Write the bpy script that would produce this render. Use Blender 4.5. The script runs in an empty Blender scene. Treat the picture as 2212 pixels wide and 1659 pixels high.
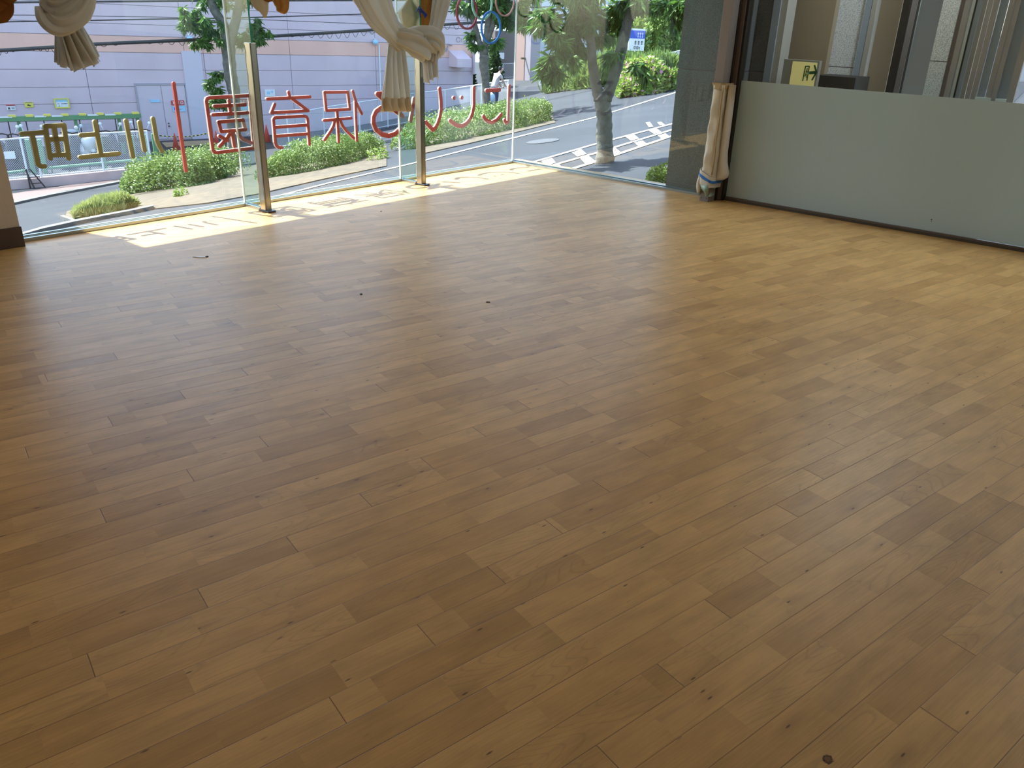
import bpy, bmesh, math, random
import numpy as np
from mathutils import Vector, Matrix

# ------------------------------------------------------------------ camera, sky, sun, exposure
S = bpy.context.scene
C_ = S.collection
F_PX, PX, PY = 1699.46, 1168.6, 795.12
PITCH, ROLL, EYE = math.radians(23.6034), math.radians(2.6939), 1.41
cp, sp, cr, sr = math.cos(PITCH), math.sin(PITCH), math.cos(ROLL), math.sin(ROLL)
RC = np.array([[cr, -sr, 0], [sr, cr, 0], [0, 0, 1]]) @ np.array([[1, 0, 0], [0, cp, -sp], [0, sp, cp]]) @ np.array([[1, 0, 0], [0, 0, -1], [0, 1, 0]], float)
cam = bpy.data.cameras.new('camera'); camo = bpy.data.objects.new('camera', cam); C_.objects.link(camo)
cam.sensor_fit = 'HORIZONTAL'; cam.sensor_width = 36.0; cam.lens = 36.0 * F_PX / 2212
cam.shift_x = -(PX - 1106) / 2212; cam.shift_y = (PY - 829.5) / 2212
cam.clip_start = 0.05; cam.clip_end = 500
rx, ry, rz = RC[0], RC[1], RC[2]
camo.matrix_world = Matrix(((rx[0], -ry[0], -rz[0], 0), (rx[1], -ry[1], -rz[1], 0), (rx[2], -ry[2], -rz[2], EYE), (0, 0, 0, 1)))
S.camera = camo
SUN_AZ, SUN_EL = math.radians(110), math.radians(57)      # the way the light travels
world = bpy.data.worlds.new('World'); S.world = world; world.use_nodes = True
wn = world.node_tree; wn.nodes.clear()
sky = wn.nodes.new('ShaderNodeTexSky'); sky.sky_type = 'NISHITA'; sky.sun_disc = False
sky.sun_elevation = SUN_EL; sky.sun_rotation = SUN_AZ + math.pi; sky.dust_density = 1.5
bg = wn.nodes.new('ShaderNodeBackground'); bg.inputs['Strength'].default_value = 0.55
wo = wn.nodes.new('ShaderNodeOutputWorld')
wn.links.new(sky.outputs[0], bg.inputs[0]); wn.links.new(bg.outputs[0], wo.inputs[0])
sl = bpy.data.lights.new('sun', 'SUN'); sl.energy = 14.0; sl.angle = math.radians(0.6); sl.color = (1, .99, .98)
slo = bpy.data.objects.new('sun', sl); C_.objects.link(slo)
sd = Vector((math.sin(SUN_AZ) * math.cos(SUN_EL), math.cos(SUN_AZ) * math.cos(SUN_EL), -math.sin(SUN_EL)))
slo.rotation_euler = sd.to_track_quat('-Z', 'Y').to_euler(); slo.location = (0, 0, 30)
S.view_settings.view_transform = 'Standard'; S.view_settings.look = 'None'
S.view_settings.exposure = 0.35; S.view_settings.gamma = 1; S.view_settings.use_curve_mapping = False
FILL_W = 2.2      # watts of each added ceiling fill panel

LOBBY_FILL_W = 40.0     # watts of each added lobby fill lamp

# ------------------------------------------------------------------ measuring helpers
EYEP = np.array([0, 0, EYE])
def ray(x, y): return RC.T @ np.array([(x - PX) / F_PX, (y - PY) / F_PX, 1.0])
def fl(x, y, z=0.0):
    d = ray(x, y); return EYEP + d * (z - EYE) / d[2]
def onpl(x, y, P, n):
    d = ray(x, y); return EYEP + d * (((P - EYEP) @ n) / (d @ n))
C0 = fl(1106.5, 351)
U1 = fl(40, 522) - C0; U1 /= np.linalg.norm(U1)
U2 = fl(2212, 543) - C0; U2 /= np.linalg.norm(U2)
N1 = np.array([-U1[1], U1[0], 0.0]); N1 *= (1 if N1 @ (-C0) > 0 else -1)
N2 = np.array([-U2[1], U2[0], 0.0]); N2 *= (1 if N2 @ (-C0) > 0 else -1)
Z3 = np.array([0, 0, 1.0])
def W1(s, n=0, z=0): return C0 + U1 * s + N1 * n + Z3 * z      # along the long glass wall, inwards, up
def W2(s, n=0, z=0): return C0 + U2 * s + N2 * n + Z3 * z
def w1(x, y, off=0):
    q = onpl(x, y, C0 + N1 * off, N1); return float((q - C0) @ U1), float(q[2])
def w2(x, y, off=0):
    q = onpl(x, y, C0 + N2 * off, N2); return float((q - C0) @ U2), float(q[2])
AB = math.radians(52)
UB = np.array([math.sin(AB), math.cos(AB), 0]); NB = np.array([-math.cos(AB), math.sin(AB), 0])   # NB points away from us
def atB(x, y, t): return onpl(x, y, NB * t, NB)
def Bf(s, t, z): return UB * s + NB * t + Z3 * z

# ------------------------------------------------------------------ materials
def mat(name, col, rough=.6, metal=0, spec=.5, noise=None, bump=None, emis=None, trans=0):
    m = bpy.data.materials.new(name); m.use_nodes = True; nt = m.node_tree; b = nt.nodes['Principled BSDF']
    b.inputs['Base Color'].default_value = (*col, 1); b.inputs['Roughness'].default_value = rough
    b.inputs['Metallic'].default_value = metal; b.inputs['Specular IOR Level'].default_value = spec
    tc = None
    if noise or bump:
        tc = nt.nodes.new('ShaderNodeTexCoord')
    if noise:
        sc, amt = noise[:2]
        n = nt.nodes.new('ShaderNodeTexNoise'); n.inputs['Scale'].default_value = sc; n.inputs['Detail'].default_value = 6
        nt.links.new(tc.outputs['Object'], n.inputs['Vector'])
        r = nt.nodes.new('ShaderNodeMapRange'); r.inputs[1].default_value = .3; r.inputs[2].default_value = .7
        r.inputs[3].default_value = 1 - amt; r.inputs[4].default_value = 1 + amt
        nt.links.new(n.outputs['Fac'], r.inputs[0])
        v = nt.nodes.new('ShaderNodeVectorMath'); v.operation = 'SCALE'; v.inputs[0].default_value = col
        nt.links.new(r.outputs[0], v.inputs['Scale']); nt.links.new(v.outputs[0], b.inputs['Base Color'])
    if bump:
        sc, st = bump
        n = nt.nodes.new('ShaderNodeTexNoise'); n.inputs['Scale'].default_value = sc; n.inputs['Detail'].default_value = 4
        nt.links.new(tc.outputs['Object'], n.inputs['Vector'])
        bp = nt.nodes.new('ShaderNodeBump'); bp.inputs['Strength'].default_value = st; bp.inputs['Distance'].default_value = .01
        nt.links.new(n.outputs['Fac'], bp.inputs['Height']); nt.links.new(bp.outputs[0], b.inputs['Normal'])
    if emis:
        b.inputs['Emission Color'].default_value = (*emis[0], 1); b.inputs['Emission Strength'].default_value = emis[1]
    return m

def thin_glass(name, tint, base_ior=1.5):
    m = bpy.data.materials.new(name); m.use_nodes = True; nt = m.node_tree; nt.nodes.clear()
    o = nt.nodes.new('ShaderNodeOutputMaterial'); mx = nt.nodes.new('ShaderNodeMixShader')
    t = nt.nodes.new('ShaderNodeBsdfTransparent'); g = nt.nodes.new('ShaderNodeBsdfGlossy'); fr = nt.nodes.new('ShaderNodeFresnel')
    t.inputs[0].default_value = (*tint, 1); g.inputs['Roughness'].default_value = 0.0; fr.inputs[0].default_value = base_ior
    # the same Fresnel on the front and on the back of a face
    geo = nt.nodes.new('ShaderNodeNewGeometry'); mm = nt.nodes.new('ShaderNodeMix'); mm.data_type = 'FLOAT'
    mm.inputs[2].default_value = base_ior; mm.inputs[3].default_value = 1 / base_ior
    nt.links.new(geo.outputs['Backfacing'], mm.inputs[0]); 
    nt.links.new(mm.outputs[0], fr.inputs[0])
    nt.links.new(fr.outputs[0], mx.inputs[0]); nt.links.new(t.outputs[0], mx.inputs[1]); nt.links.new(g.outputs[0], mx.inputs[2])
    nt.links.new(mx.outputs[0], o.inputs[0]); return m

def cloth_mat(name, col, trans=.35, rough=.9):
    m = bpy.data.materials.new(name); m.use_nodes = True; nt = m.node_tree; nt.nodes.clear()
    o = nt.nodes.new('ShaderNodeOutputMaterial'); mx = nt.nodes.new('ShaderNodeMixShader'); mx.inputs[0].default_value = trans
    d = nt.nodes.new('ShaderNodeBsdfDiffuse'); t = nt.nodes.new('ShaderNodeBsdfTranslucent')
    d.inputs[0].default_value = (*col, 1); t.inputs[0].default_value = (*col, 1)
    tc = nt.nodes.new('ShaderNodeTexCoord'); n = nt.nodes.new('ShaderNodeTexNoise'); n.inputs['Scale'].default_value = 60
    bp = nt.nodes.new('ShaderNodeBump'); bp.inputs['Strength'].default_value = .25; bp.inputs['Distance'].default_value = .004
    nt.links.new(tc.outputs['Object'], n.inputs['Vector']); nt.links.new(n.outputs['Fac'], bp.inputs['Height'])
    nt.links.new(bp.outputs[0], d.inputs['Normal'])
    nt.links.new(d.outputs[0], mx.inputs[1]); nt.links.new(t.outputs[0], mx.inputs[2]); nt.links.new(mx.outputs[0], o.inputs[0]); return m

def leaf_mat(name, a, b, trans=.35):
    m = bpy.data.materials.new(name); m.use_nodes = True; nt = m.node_tree; nt.nodes.clear()
    o = nt.nodes.new('ShaderNodeOutputMaterial'); mx = nt.nodes.new('ShaderNodeMixShader'); mx.inputs[0].default_value = trans
    d = nt.nodes.new('ShaderNodeBsdfPrincipled'); t = nt.nodes.new('ShaderNodeBsdfTranslucent'); d.inputs['Roughness'].default_value = .45
    geo = nt.nodes.new('ShaderNodeNewGeometry'); c = nt.nodes.new('ShaderNodeMix'); c.data_type = 'RGBA'
    c.inputs[6].default_value = (*a, 1); c.inputs[7].default_value = (*b, 1)
    nt.links.new(geo.outputs['Random Per Island'], c.inputs[0])
    nt.links.new(c.outputs[2], d.inputs['Base Color']); nt.links.new(c.outputs[2], t.inputs[0])
    nt.links.new(d.outputs[0], mx.inputs[1]); nt.links.new(t.outputs[0], mx.inputs[2]); nt.links.new(mx.outputs[0], o.inputs[0]); return m

class NT:
    """a small shorthand for math nodes"""
    def __init__(s, nt): s.nt = nt
    def m(s, op, a, b=None, c=None, clamp=False):
        n = s.nt.nodes.new('ShaderNodeMath'); n.operation = op; n.use_clamp = clamp
        for i, v in enumerate((a, b, c)):
            if v is None: continue
            if isinstance(v, (int, float)): n.inputs[i].default_value = v
            else: s.nt.links.new(v, n.inputs[i])
        return n.outputs[0]
    def dot(s, vec, d):
        n = s.nt.nodes.new('ShaderNodeVectorMath'); n.operation = 'DOT_PRODUCT'; n.inputs[1].default_value = d
        s.nt.links.new(vec, n.inputs[0]); return n.outputs['Value']
    def xyz(s, x, y, z=0.0):
        n = s.nt.nodes.new('ShaderNodeCombineXYZ')
        for i, v in enumerate((x, y, z)):
            if isinstance(v, (int, float)): n.inputs[i].default_value = v
            else: s.nt.links.new(v, n.inputs[i])
        return n.outputs[0]
    def noise(s, vec, scale, detail=4, rough=.5, dist=0):
        n = s.nt.nodes.new('ShaderNodeTexNoise'); n.inputs['Scale'].default_value = scale; n.inputs['Detail'].default_value = detail
        n.inputs['Roughness'].default_value = rough; n.inputs['Distortion'].default_value = dist
        s.nt.links.new(vec, n.inputs['Vector']); return n.outputs['Fac']
    def rng(s, v, a, b, c, d, smooth=False):
        n = s.nt.nodes.new('ShaderNodeMapRange'); n.interpolation_type = 'SMOOTHSTEP' if smooth else 'LINEAR'
        for i, q in enumerate((a, b, c, d)): n.inputs[i + 1].default_value = q
        s.nt.links.new(v, n.inputs[0]); return n.outputs[0]
    def mix(s, f, a, b, typ='MIX'):
        n = s.nt.nodes.new('ShaderNodeMix'); n.data_type = 'RGBA'; n.blend_type = typ
        for i, v in ((0, f), (6, a), (7, b)):
            if isinstance(v, (int, float)): n.inputs[i].default_value = v
            elif isinstance(v, tuple): n.inputs[i].default_value = (*v, 1)
            else: s.nt.links.new(v, n.inputs[i])
        return n.outputs[2]

def plank_mat():
    m = bpy.data.materials.new('birch_planks'); m.use_nodes = True; nt = m.node_tree; b = nt.nodes['Principled BSDF']; k = NT(nt)
    th = math.radians(50.99); geo = nt.nodes.new('ShaderNodeNewGeometry').outputs['Position']
    u = k.dot(geo, (math.sin(th), math.cos(th), 0)); n = k.dot(geo, (math.cos(th), -math.sin(th), 0))
    W, L, D = .0903, 1.79, .277
    q = k.m('DIVIDE', k.m('MULTIPLY', k.m('SUBTRACT', n, -.3107), -1.0), W)
    j = k.m('ADD', k.m('FLOOR', q), 1.0)
    v = k.m('DIVIDE', k.m('SUBTRACT', k.m('SUBTRACT', u, .764), k.m('MULTIPLY', k.m('SUBTRACT', j, 12.0), D)), L)
    board = k.m('FLOOR', v); fv = k.m('SUBTRACT', v, board); fq = k.m('FRACT', q)
    dj = k.m('MULTIPLY', k.m('MINIMUM', fv, k.m('SUBTRACT', 1.0, fv)), L)
    dq = k.m('MULTIPLY', k.m('MINIMUM', fq, k.m('SUBTRACT', 1.0, fq)), W)
    off = k.m('ADD', k.m('MULTIPLY', j, 37.31), k.m('MULTIPLY', board, 11.17))
    vo = nt.nodes.new('ShaderNodeTexVoronoi'); vo.voronoi_dimensions = '1D'; vo.inputs['Scale'].default_value = 1; vo.inputs['Randomness'].default_value = .75
    nt.links.new(k.m('ADD', k.m('MULTIPLY', u, 2.6), off), vo.inputs['W'])
    sep = nt.nodes.new('ShaderNodeSeparateColor'); nt.links.new(vo.outputs['Color'], sep.inputs[0])
    r1, r2, r3 = sep.outputs[0], sep.outputs[1], sep.outputs[2]
    uo = k.m('ADD', u, k.m('MULTIPLY', r2, 71.0)); no = k.m('ADD', n, k.m('MULTIPLY', r3, 33.0))
    # tone of each piece
    t = k.rng(r1, 0, 1, 0, 1)
    col = k.mix(k.m('POWER', t, 1.7), (.64, .395, .150), (.47, .270, .092))
    col = k.mix(k.m('MULTIPLY', r2, .35), col, (.61, .355, .125))
    # soft clouds, long streaks, fine fibre, cathedral rings, small dark flecks
    cloud = k.rng(k.noise(k.xyz(k.m('MULTIPLY', uo, 5.0), k.m('MULTIPLY', no, 16.0)), 1.0, 3), .3, .7, .86, 1.12)
    streak = k.rng(k.noise(k.xyz(k.m('MULTIPLY', uo, 3.0), k.m('MULTIPLY', no, 170.0)), 1.0, 3), .3, .7, .93, 1.06)
    fibre = k.rng(k.noise(k.xyz(k.m('MULTIPLY', uo, 40.0), k.m('MULTIPLY', no, 900.0)), 1.0, 2), .3, .7, .96, 1.03)
    rings = k.noise(k.xyz(k.m('MULTIPLY', uo, 1.6), k.m('MULTIPLY', no, 9.0)), 1.0, 1, .3)
    rf = k.m('ABSOLUTE', k.m('SUBTRACT', k.m('FRACT', k.m('MULTIPLY', rings, 22.0)), .5))
    ringm = k.m('SUBTRACT', 1.0, k.m('MULTIPLY', k.rng(rf, 0, .16, 1, 0, True), k.m('MULTIPLY', k.rng(r3, .5, .9, 0, 1), .13)))
    fl_n = k.noise(k.xyz(k.m('MULTIPLY', uo, 22.0), k.m('MULTIPLY', no, 95.0)), 1.0, 2, .5)
    fleck = k.rng(fl_n, .76, .82, 0, 1)
    vt = nt.nodes.new('ShaderNodeTexVoronoi'); vt.voronoi_dimensions = '2D'; vt.inputs['Scale'].default_value = 1
    nt.links.new(k.xyz(k.m('MULTIPLY', k.m('ADD', uo, k.m('MULTIPLY', no, .35)), 4.5), k.m('MULTIPLY', no, 16.0)), vt.inputs['Vector'])
    s2 = nt.nodes.new('ShaderNodeSeparateColor'); nt.links.new(vt.outputs['Color'], s2.inputs[0])
    tick = k.m('MULTIPLY', k.rng(vt.outputs['Distance'], .022, .05, 1, 0), k.rng(s2.outputs[0], .80, .86, 0, 1))
    halo = k.m('MULTIPLY', k.rng(vt.outputs['Distance'], .05, .32, .30, 0), k.rng(s2.outputs[0], .90, .94, 0, 1))
    mul = k.m('MULTIPLY', k.m('MULTIPLY', cloud, streak), k.m('MULTIPLY', fibre, ringm))
    sc = nt.nodes.new('ShaderNodeVectorMath'); sc.operation = 'SCALE'; nt.links.new(col, sc.inputs[0]); nt.links.new(mul, sc.inputs['Scale'])
    col = k.mix(k.m('MULTIPLY', fleck, .55), sc.outputs[0], (.13, .06, .025))
    col = k.mix(halo, col, (.22, .11, .05)); col = k.mix(k.m('MULTIPLY', tick, .8), col, (.07, .03, .012))
    # a purple grey mineral streak here and there
    ms = k.rng(k.noise(k.xyz(k.m('MULTIPLY', uo, 2.2), k.m('MULTIPLY', no, 26.0), 7.0), 1.0, 2), .64, .78, 0, .35)
    col = k.mix(ms, col, (.30, .19, .13))
    # the knot near the lower right of the floor
    kx, ky = fl(1788, 1640)[:2]
    ku = kx * math.sin(th) + ky * math.cos(th); kn = kx * math.cos(th) - ky * math.sin(th)
    wob = k.m('MULTIPLY', k.m('SUBTRACT', k.noise(geo, 130.0, 3), .5), .012)
    dd = k.m('ADD', k.m('SQRT', k.m('ADD', k.m('POWER', k.m('MULTIPLY', k.m('SUBTRACT', u, ku), .85), 2.0), k.m('POWER', k.m('SUBTRACT', n, kn), 2.0))), wob)
    col = k.mix(k.rng(dd, .0075, .011, 1, 0), col, (.18, .075, .02))
    ring = k.m('MULTIPLY', k.rng(dd, .006, .0085, 0, 1), k.rng(dd, .0088, .0115, 1, 0))
    col = k.mix(ring, col, (.035, .008, .004))
    # seams between rows and end joints
    sv = k.rng(k.noise(k.xyz(k.m('MULTIPLY', u, .9), k.m('MULTIPLY', j, 5.3)), 1.0, 2), .35, .65, .35, 1)
    seam = k.m('MULTIPLY', k.rng(dq, .0004, .0015, 1, 0), sv); joint = k.m('MULTIPLY', k.rng(dj, .0007, .0019, 1, 0), .8)
    gap = k.m('MAXIMUM', seam, joint)
    col = k.mix(k.m('MULTIPLY', gap, .9), col, (.085, .036, .014))
    nt.links.new(col, b.inputs['Base Color'])
    nt.links.new(k.rng(streak, .93, 1.06, .44, .36), b.inputs['Roughness']); b.inputs['Specular IOR Level'].default_value = .36
    bp = nt.nodes.new('ShaderNodeBump'); bp.inputs['Strength'].default_value = .5; bp.inputs['Distance'].default_value = .0008
    wav = k.noise(k.xyz(k.m('MULTIPLY', uo, 6.0), k.m('MULTIPLY', no, 14.0)), 1.0, 2)
    hh = k.m('ADD', k.m('MULTIPLY', k.m('SUBTRACT', 1.0, gap), 1.0), k.m('MULTIPLY', wav, .8))
    nt.links.new(hh, bp.inputs['Height']); nt.links.new(bp.outputs[0], b.inputs['Normal'])
    return m

def granite_mat(name, base, joint_h=None):
    m = bpy.data.materials.new(name); m.use_nodes = True; nt = m.node_tree; b = nt.nodes['Principled BSDF']; k = NT(nt)
    geo = nt.nodes.new('ShaderNodeNewGeometry').outputs['Position']
    n1 = k.noise(geo, 150.0, 1, .5); n2 = k.noise(geo, 260.0, 1)
    col = k.mix(k.rng(n1, .42, .55, 0, 1), tuple(c * .55 for c in base), base)
    col = k.mix(k.rng(n2, .56, .64, 0, .8), col, tuple(min(1, c * 1.6) for c in base))
    nt.links.new(col, b.inputs['Base Color']); b.inputs['Roughness'].default_value = .35
    return m

def asphalt_mat():
    m = bpy.data.materials.new('asphalt'); m.use_nodes = True; nt = m.node_tree; b = nt.nodes['Principled BSDF']; k = NT(nt)
    geo = nt.nodes.new('ShaderNodeNewGeometry').outputs['Position']
    big = k.rng(k.noise(geo, .5, 4), .3, .7, .82, 1.15); sm = k.rng(k.noise(geo, 30.0, 3), .3, .7, .85, 1.15)
    sc = nt.nodes.new('ShaderNodeVectorMath'); sc.operation = 'SCALE'; sc.inputs[0].default_value = (.036, .041, .050)
    nt.links.new(k.m('MULTIPLY', big, sm), sc.inputs['Scale']); nt.links.new(sc.outputs[0], b.inputs['Base Color'])
    b.inputs['Roughness'].default_value = .85; b.inputs['Specular IOR Level'].default_value = .25; return m

def tile_mat():
    m = bpy.data.materials.new('red_pavers'); m.use_nodes = True; nt = m.node_tree; b = nt.nodes['Principled BSDF']; k = NT(nt)
    geo = nt.nodes.new('ShaderNodeNewGeometry').outputs['Position']
    br = nt.nodes.new('ShaderNodeTexBrick'); nt.links.new(k.xyz(k.dot(geo, tuple(UB)), k.dot(geo, tuple(NB))), br.inputs['Vector'])
    br.inputs['Color1'].default_value = (.19, .11, .10, 1); br.inputs['Color2'].default_value = (.16, .12, .115, 1); br.inputs['Mortar'].default_value = (.09, .08, .08, 1)
    br.inputs['Scale'].default_value = 3; br.inputs['Mortar Size'].default_value = .03
    nt.links.new(br.outputs[0], b.inputs['Base Color']); b.inputs['Roughness'].default_value = .85; return m

M = {}
M['plank'] = plank_mat()
M['glass'] = thin_glass('clear_glass', (.94, .975, .96))
M['fin'] = thin_glass('fin_glass', (.80, .90, .87))
M['edge'] = mat('green_glass_edge', (.02, .30, .20), .15, emis=None)
M['silicone'] = mat('white_silicone', (.75, .80, .78), .5)
M['steel'] = mat('stainless', (.42, .39, .33), .25, 1.0)
M['sill'] = mat('sill_aluminium', (.36, .40, .42), .3, .8)
M['darksteel'] = mat('dark_steel', (.10, .09, .085), .4, .6)
M['base'] = mat('base_plate', (.09, .09, .095), .35, .7)
M['brown'] = mat('brown_frame', (.15, .115, .10), .4, .2)
M['brownlite'] = mat('taupe_frame', (.24, .21, .20), .45, .1)
M['brownblack'] = mat('black_brown_gasket', (.018, .013, .012), .5)
M['wall'] = mat('wall_paper', (.56, .49, .41), .8, bump=(90, .15))
M['skirt'] = mat('brown_baseboard', (.075, .045, .033), .5)
M['ceil'] = mat('ceiling_white', (.7, .7, .68), .9)
M['mauve'] = mat('mauve_frame', (.40, .36, .345), .45, .1); M['frost'] = None
M['red'] = mat('red_acrylic', (.56, .085, .075), .45)
M['gold'] = mat('gold_acrylic', (.33, .26, .10), .5)
M['curtain'] = cloth_mat('cream_curtain_cloth', (.67, .645, .58), .45)
M['hem'] = cloth_mat('curtain_hem', (.58, .49, .36), .3)
M['sheet'] = cloth_mat('brown_cloth', (.24, .095, .03), .3)
M['olive'] = cloth_mat('olive_cloth', (.58, .55, .40), .4)
M['ochre'] = cloth_mat('ochre_cloth', (.46, .24, .08), .35)
M['string'] = mat('blue_string', (.01, .03, .25), .6)
M['bluetape'] = mat('blue_tape', (.02, .17, .62), .5)
M['cover'] = mat('cream_cover', (.60, .54, .43), .35, bump=(14, .5))
M['coverdark'] = mat('cover_stain', (.40, .27, .12), .3, bump=(30, .6))
M['coverpipe'] = mat('cream_piping', (.66, .62, .56), .45)
M['teal'] = mat('pale_green_wrap', (.32, .44, .36), .4, bump=(40, .6))
M['granite'] = granite_mat('granite_dark', (.16, .17, .175))
M['granite2'] = granite_mat('granite_light', (.85, .86, .86))
M['asphalt'] = asphalt_mat()
M['paver'] = tile_mat()
M['whitepaint'] = mat('road_white', (.80, .80, .78), .7, noise=(20, .12))
M['kerb'] = mat('kerb_concrete', (.12, .118, .112), .85, noise=(8, .15))
M['pink'] = mat('pink_panel', (.63, .49, .53), .75, noise=(.8, .05))
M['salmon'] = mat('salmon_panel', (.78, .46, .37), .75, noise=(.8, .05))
M['joint'] = mat('panel_joint', (.33, .28, .31), .8)
M['pinkwall'] = mat('pink_kerb_wall', (.55, .42, .40), .8, noise=(2, .12))
M['greymetal'] = mat('grey_metal_box', (.30, .34, .38), .5)
M['greensteel'] = mat('green_steel', (.10, .26, .13), .5)
M['whitemetal'] = mat('white_metal', (.72, .76, .78), .45)
M['yellow'] = mat('yellow_plate', (.70, .62, .12), .5)
M['orange'] = mat('cone_orange', (.62, .07, .05), .5)
M['black'] = mat('black_rubber', (.02, .02, .022), .6)
M['bikedark'] = mat('scooter_dark', (.035, .038, .045), .35)
M['bikewhite'] = mat('scooter_white', (.70, .72, .74), .3)
M['seat'] = mat('scooter_seat', (.05, .045, .05), .6)
M['signwhite'] = mat('sign_white', (.75, .76, .76), .5)
M['signred'] = mat('sign_red', (.45, .03, .04), .5)
M['signblue'] = mat('sign_blue', (.03, .09, .50), .5)
M['signpale'] = mat('sign_pale_blue', (.35, .60, .78), .5)
M['bark'] = mat('bark', (.115, .108, .092), .9, noise=(9, .35), bump=(20, 1.0))
M['leaf'] = leaf_mat('tree_leaves', (.035, .10, .015), (.10, .22, .03))
M['leafdark'] = leaf_mat('tree_leaves_dark', (.02, .055, .012), (.05, .11, .02))
M['hedge'] = leaf_mat('hedge_leaves', (.09, .17, .035), (.29, .38, .10), .3)
M['hedgein'] = mat('hedge_inside', (.02, .035, .012), .9)
M['grass'] = leaf_mat('grass_blades', (.30, .36, .11), (.50, .52, .20), .25)
M['bushy'] = leaf_mat('bush_yellow_green', (.13, .23, .03), (.33, .43, .08), .3)
M['flower'] = leaf_mat('pink_flowers', (.55, .20, .35), (.65, .40, .45), .2)
M['soil'] = mat('soil', (.10, .08, .055), .95, noise=(6, .25))
M['wire'] = mat('overhead_cable', (.02, .022, .026), .6)
M['beige'] = mat('beige_panel', (.34, .26, .17), .6)
M['beigelite'] = mat('pale_stone_trim', (.42, .39, .34), .6)
M['exitface'] = mat('exit_face', (.60, .56, .30), .4, emis=((.62, .50, .16), .30))
M['exitbox'] = mat('exit_box', (.30, .28, .24), .5)
M['exitgreen'] = mat('exit_green', (.01, .12, .04), .5)
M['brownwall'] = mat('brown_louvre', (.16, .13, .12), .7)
M['skin'] = mat('skin', (.50, .32, .24), .5)
M['hair'] = mat('black_hair', (.015, .013, .012), .5)
M['coat'] = mat('pale_coat', (.52, .46, .47), .8)
M['trouser'] = mat('navy_trousers', (.035, .045, .08), .8)
M['farwhite'] = mat('far_building', (.55, .60, .68), .7)
M['mint'] = mat('mint_ring', (.42, .78, .66), .5); M['blue'] = mat('blue_ring', (.02, .24, .80), .5)
M['salmonring'] = mat('salmon_ring', (.62, .28, .24), .5); M['crimson'] = mat('crimson_ring', (.36, .01, .04), .5)
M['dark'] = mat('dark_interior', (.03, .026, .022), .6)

def frost():
    m = bpy.data.materials.new('frosted_film'); m.use_nodes = True; nt = m.node_tree; nt.nodes.clear()
    o = nt.nodes.new('ShaderNodeOutputMaterial'); a = nt.nodes.new('ShaderNodeMixShader'); a.inputs[0].default_value = .35
    d = nt.nodes.new('ShaderNodeBsdfDiffuse'); t = nt.nodes.new('ShaderNodeBsdfTranslucent')
    d.inputs[0].default_value = (.66, .84, .92, 1); t.inputs[0].default_value = (.70, .78, .74, 1)
    g = nt.nodes.new('ShaderNodeBsdfGlossy'); g.inputs['Roughness'].default_value = .06
    fr = nt.nodes.new('ShaderNodeFresnel'); fr.inputs[0].default_value = 1.5
    b = nt.nodes.new('ShaderNodeMixShader')
    nt.links.new(d.outputs[0], a.inputs[1]); nt.links.new(t.outputs[0], a.inputs[2])
    nt.links.new(fr.outputs[0], b.inputs[0]); nt.links.new(a.outputs[0], b.inputs[1]); nt.links.new(g.outputs[0], b.inputs[2])
    nt.links.new(b.outputs[0], o.inputs[0]); return m
M['frost'] = frost()

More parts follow.
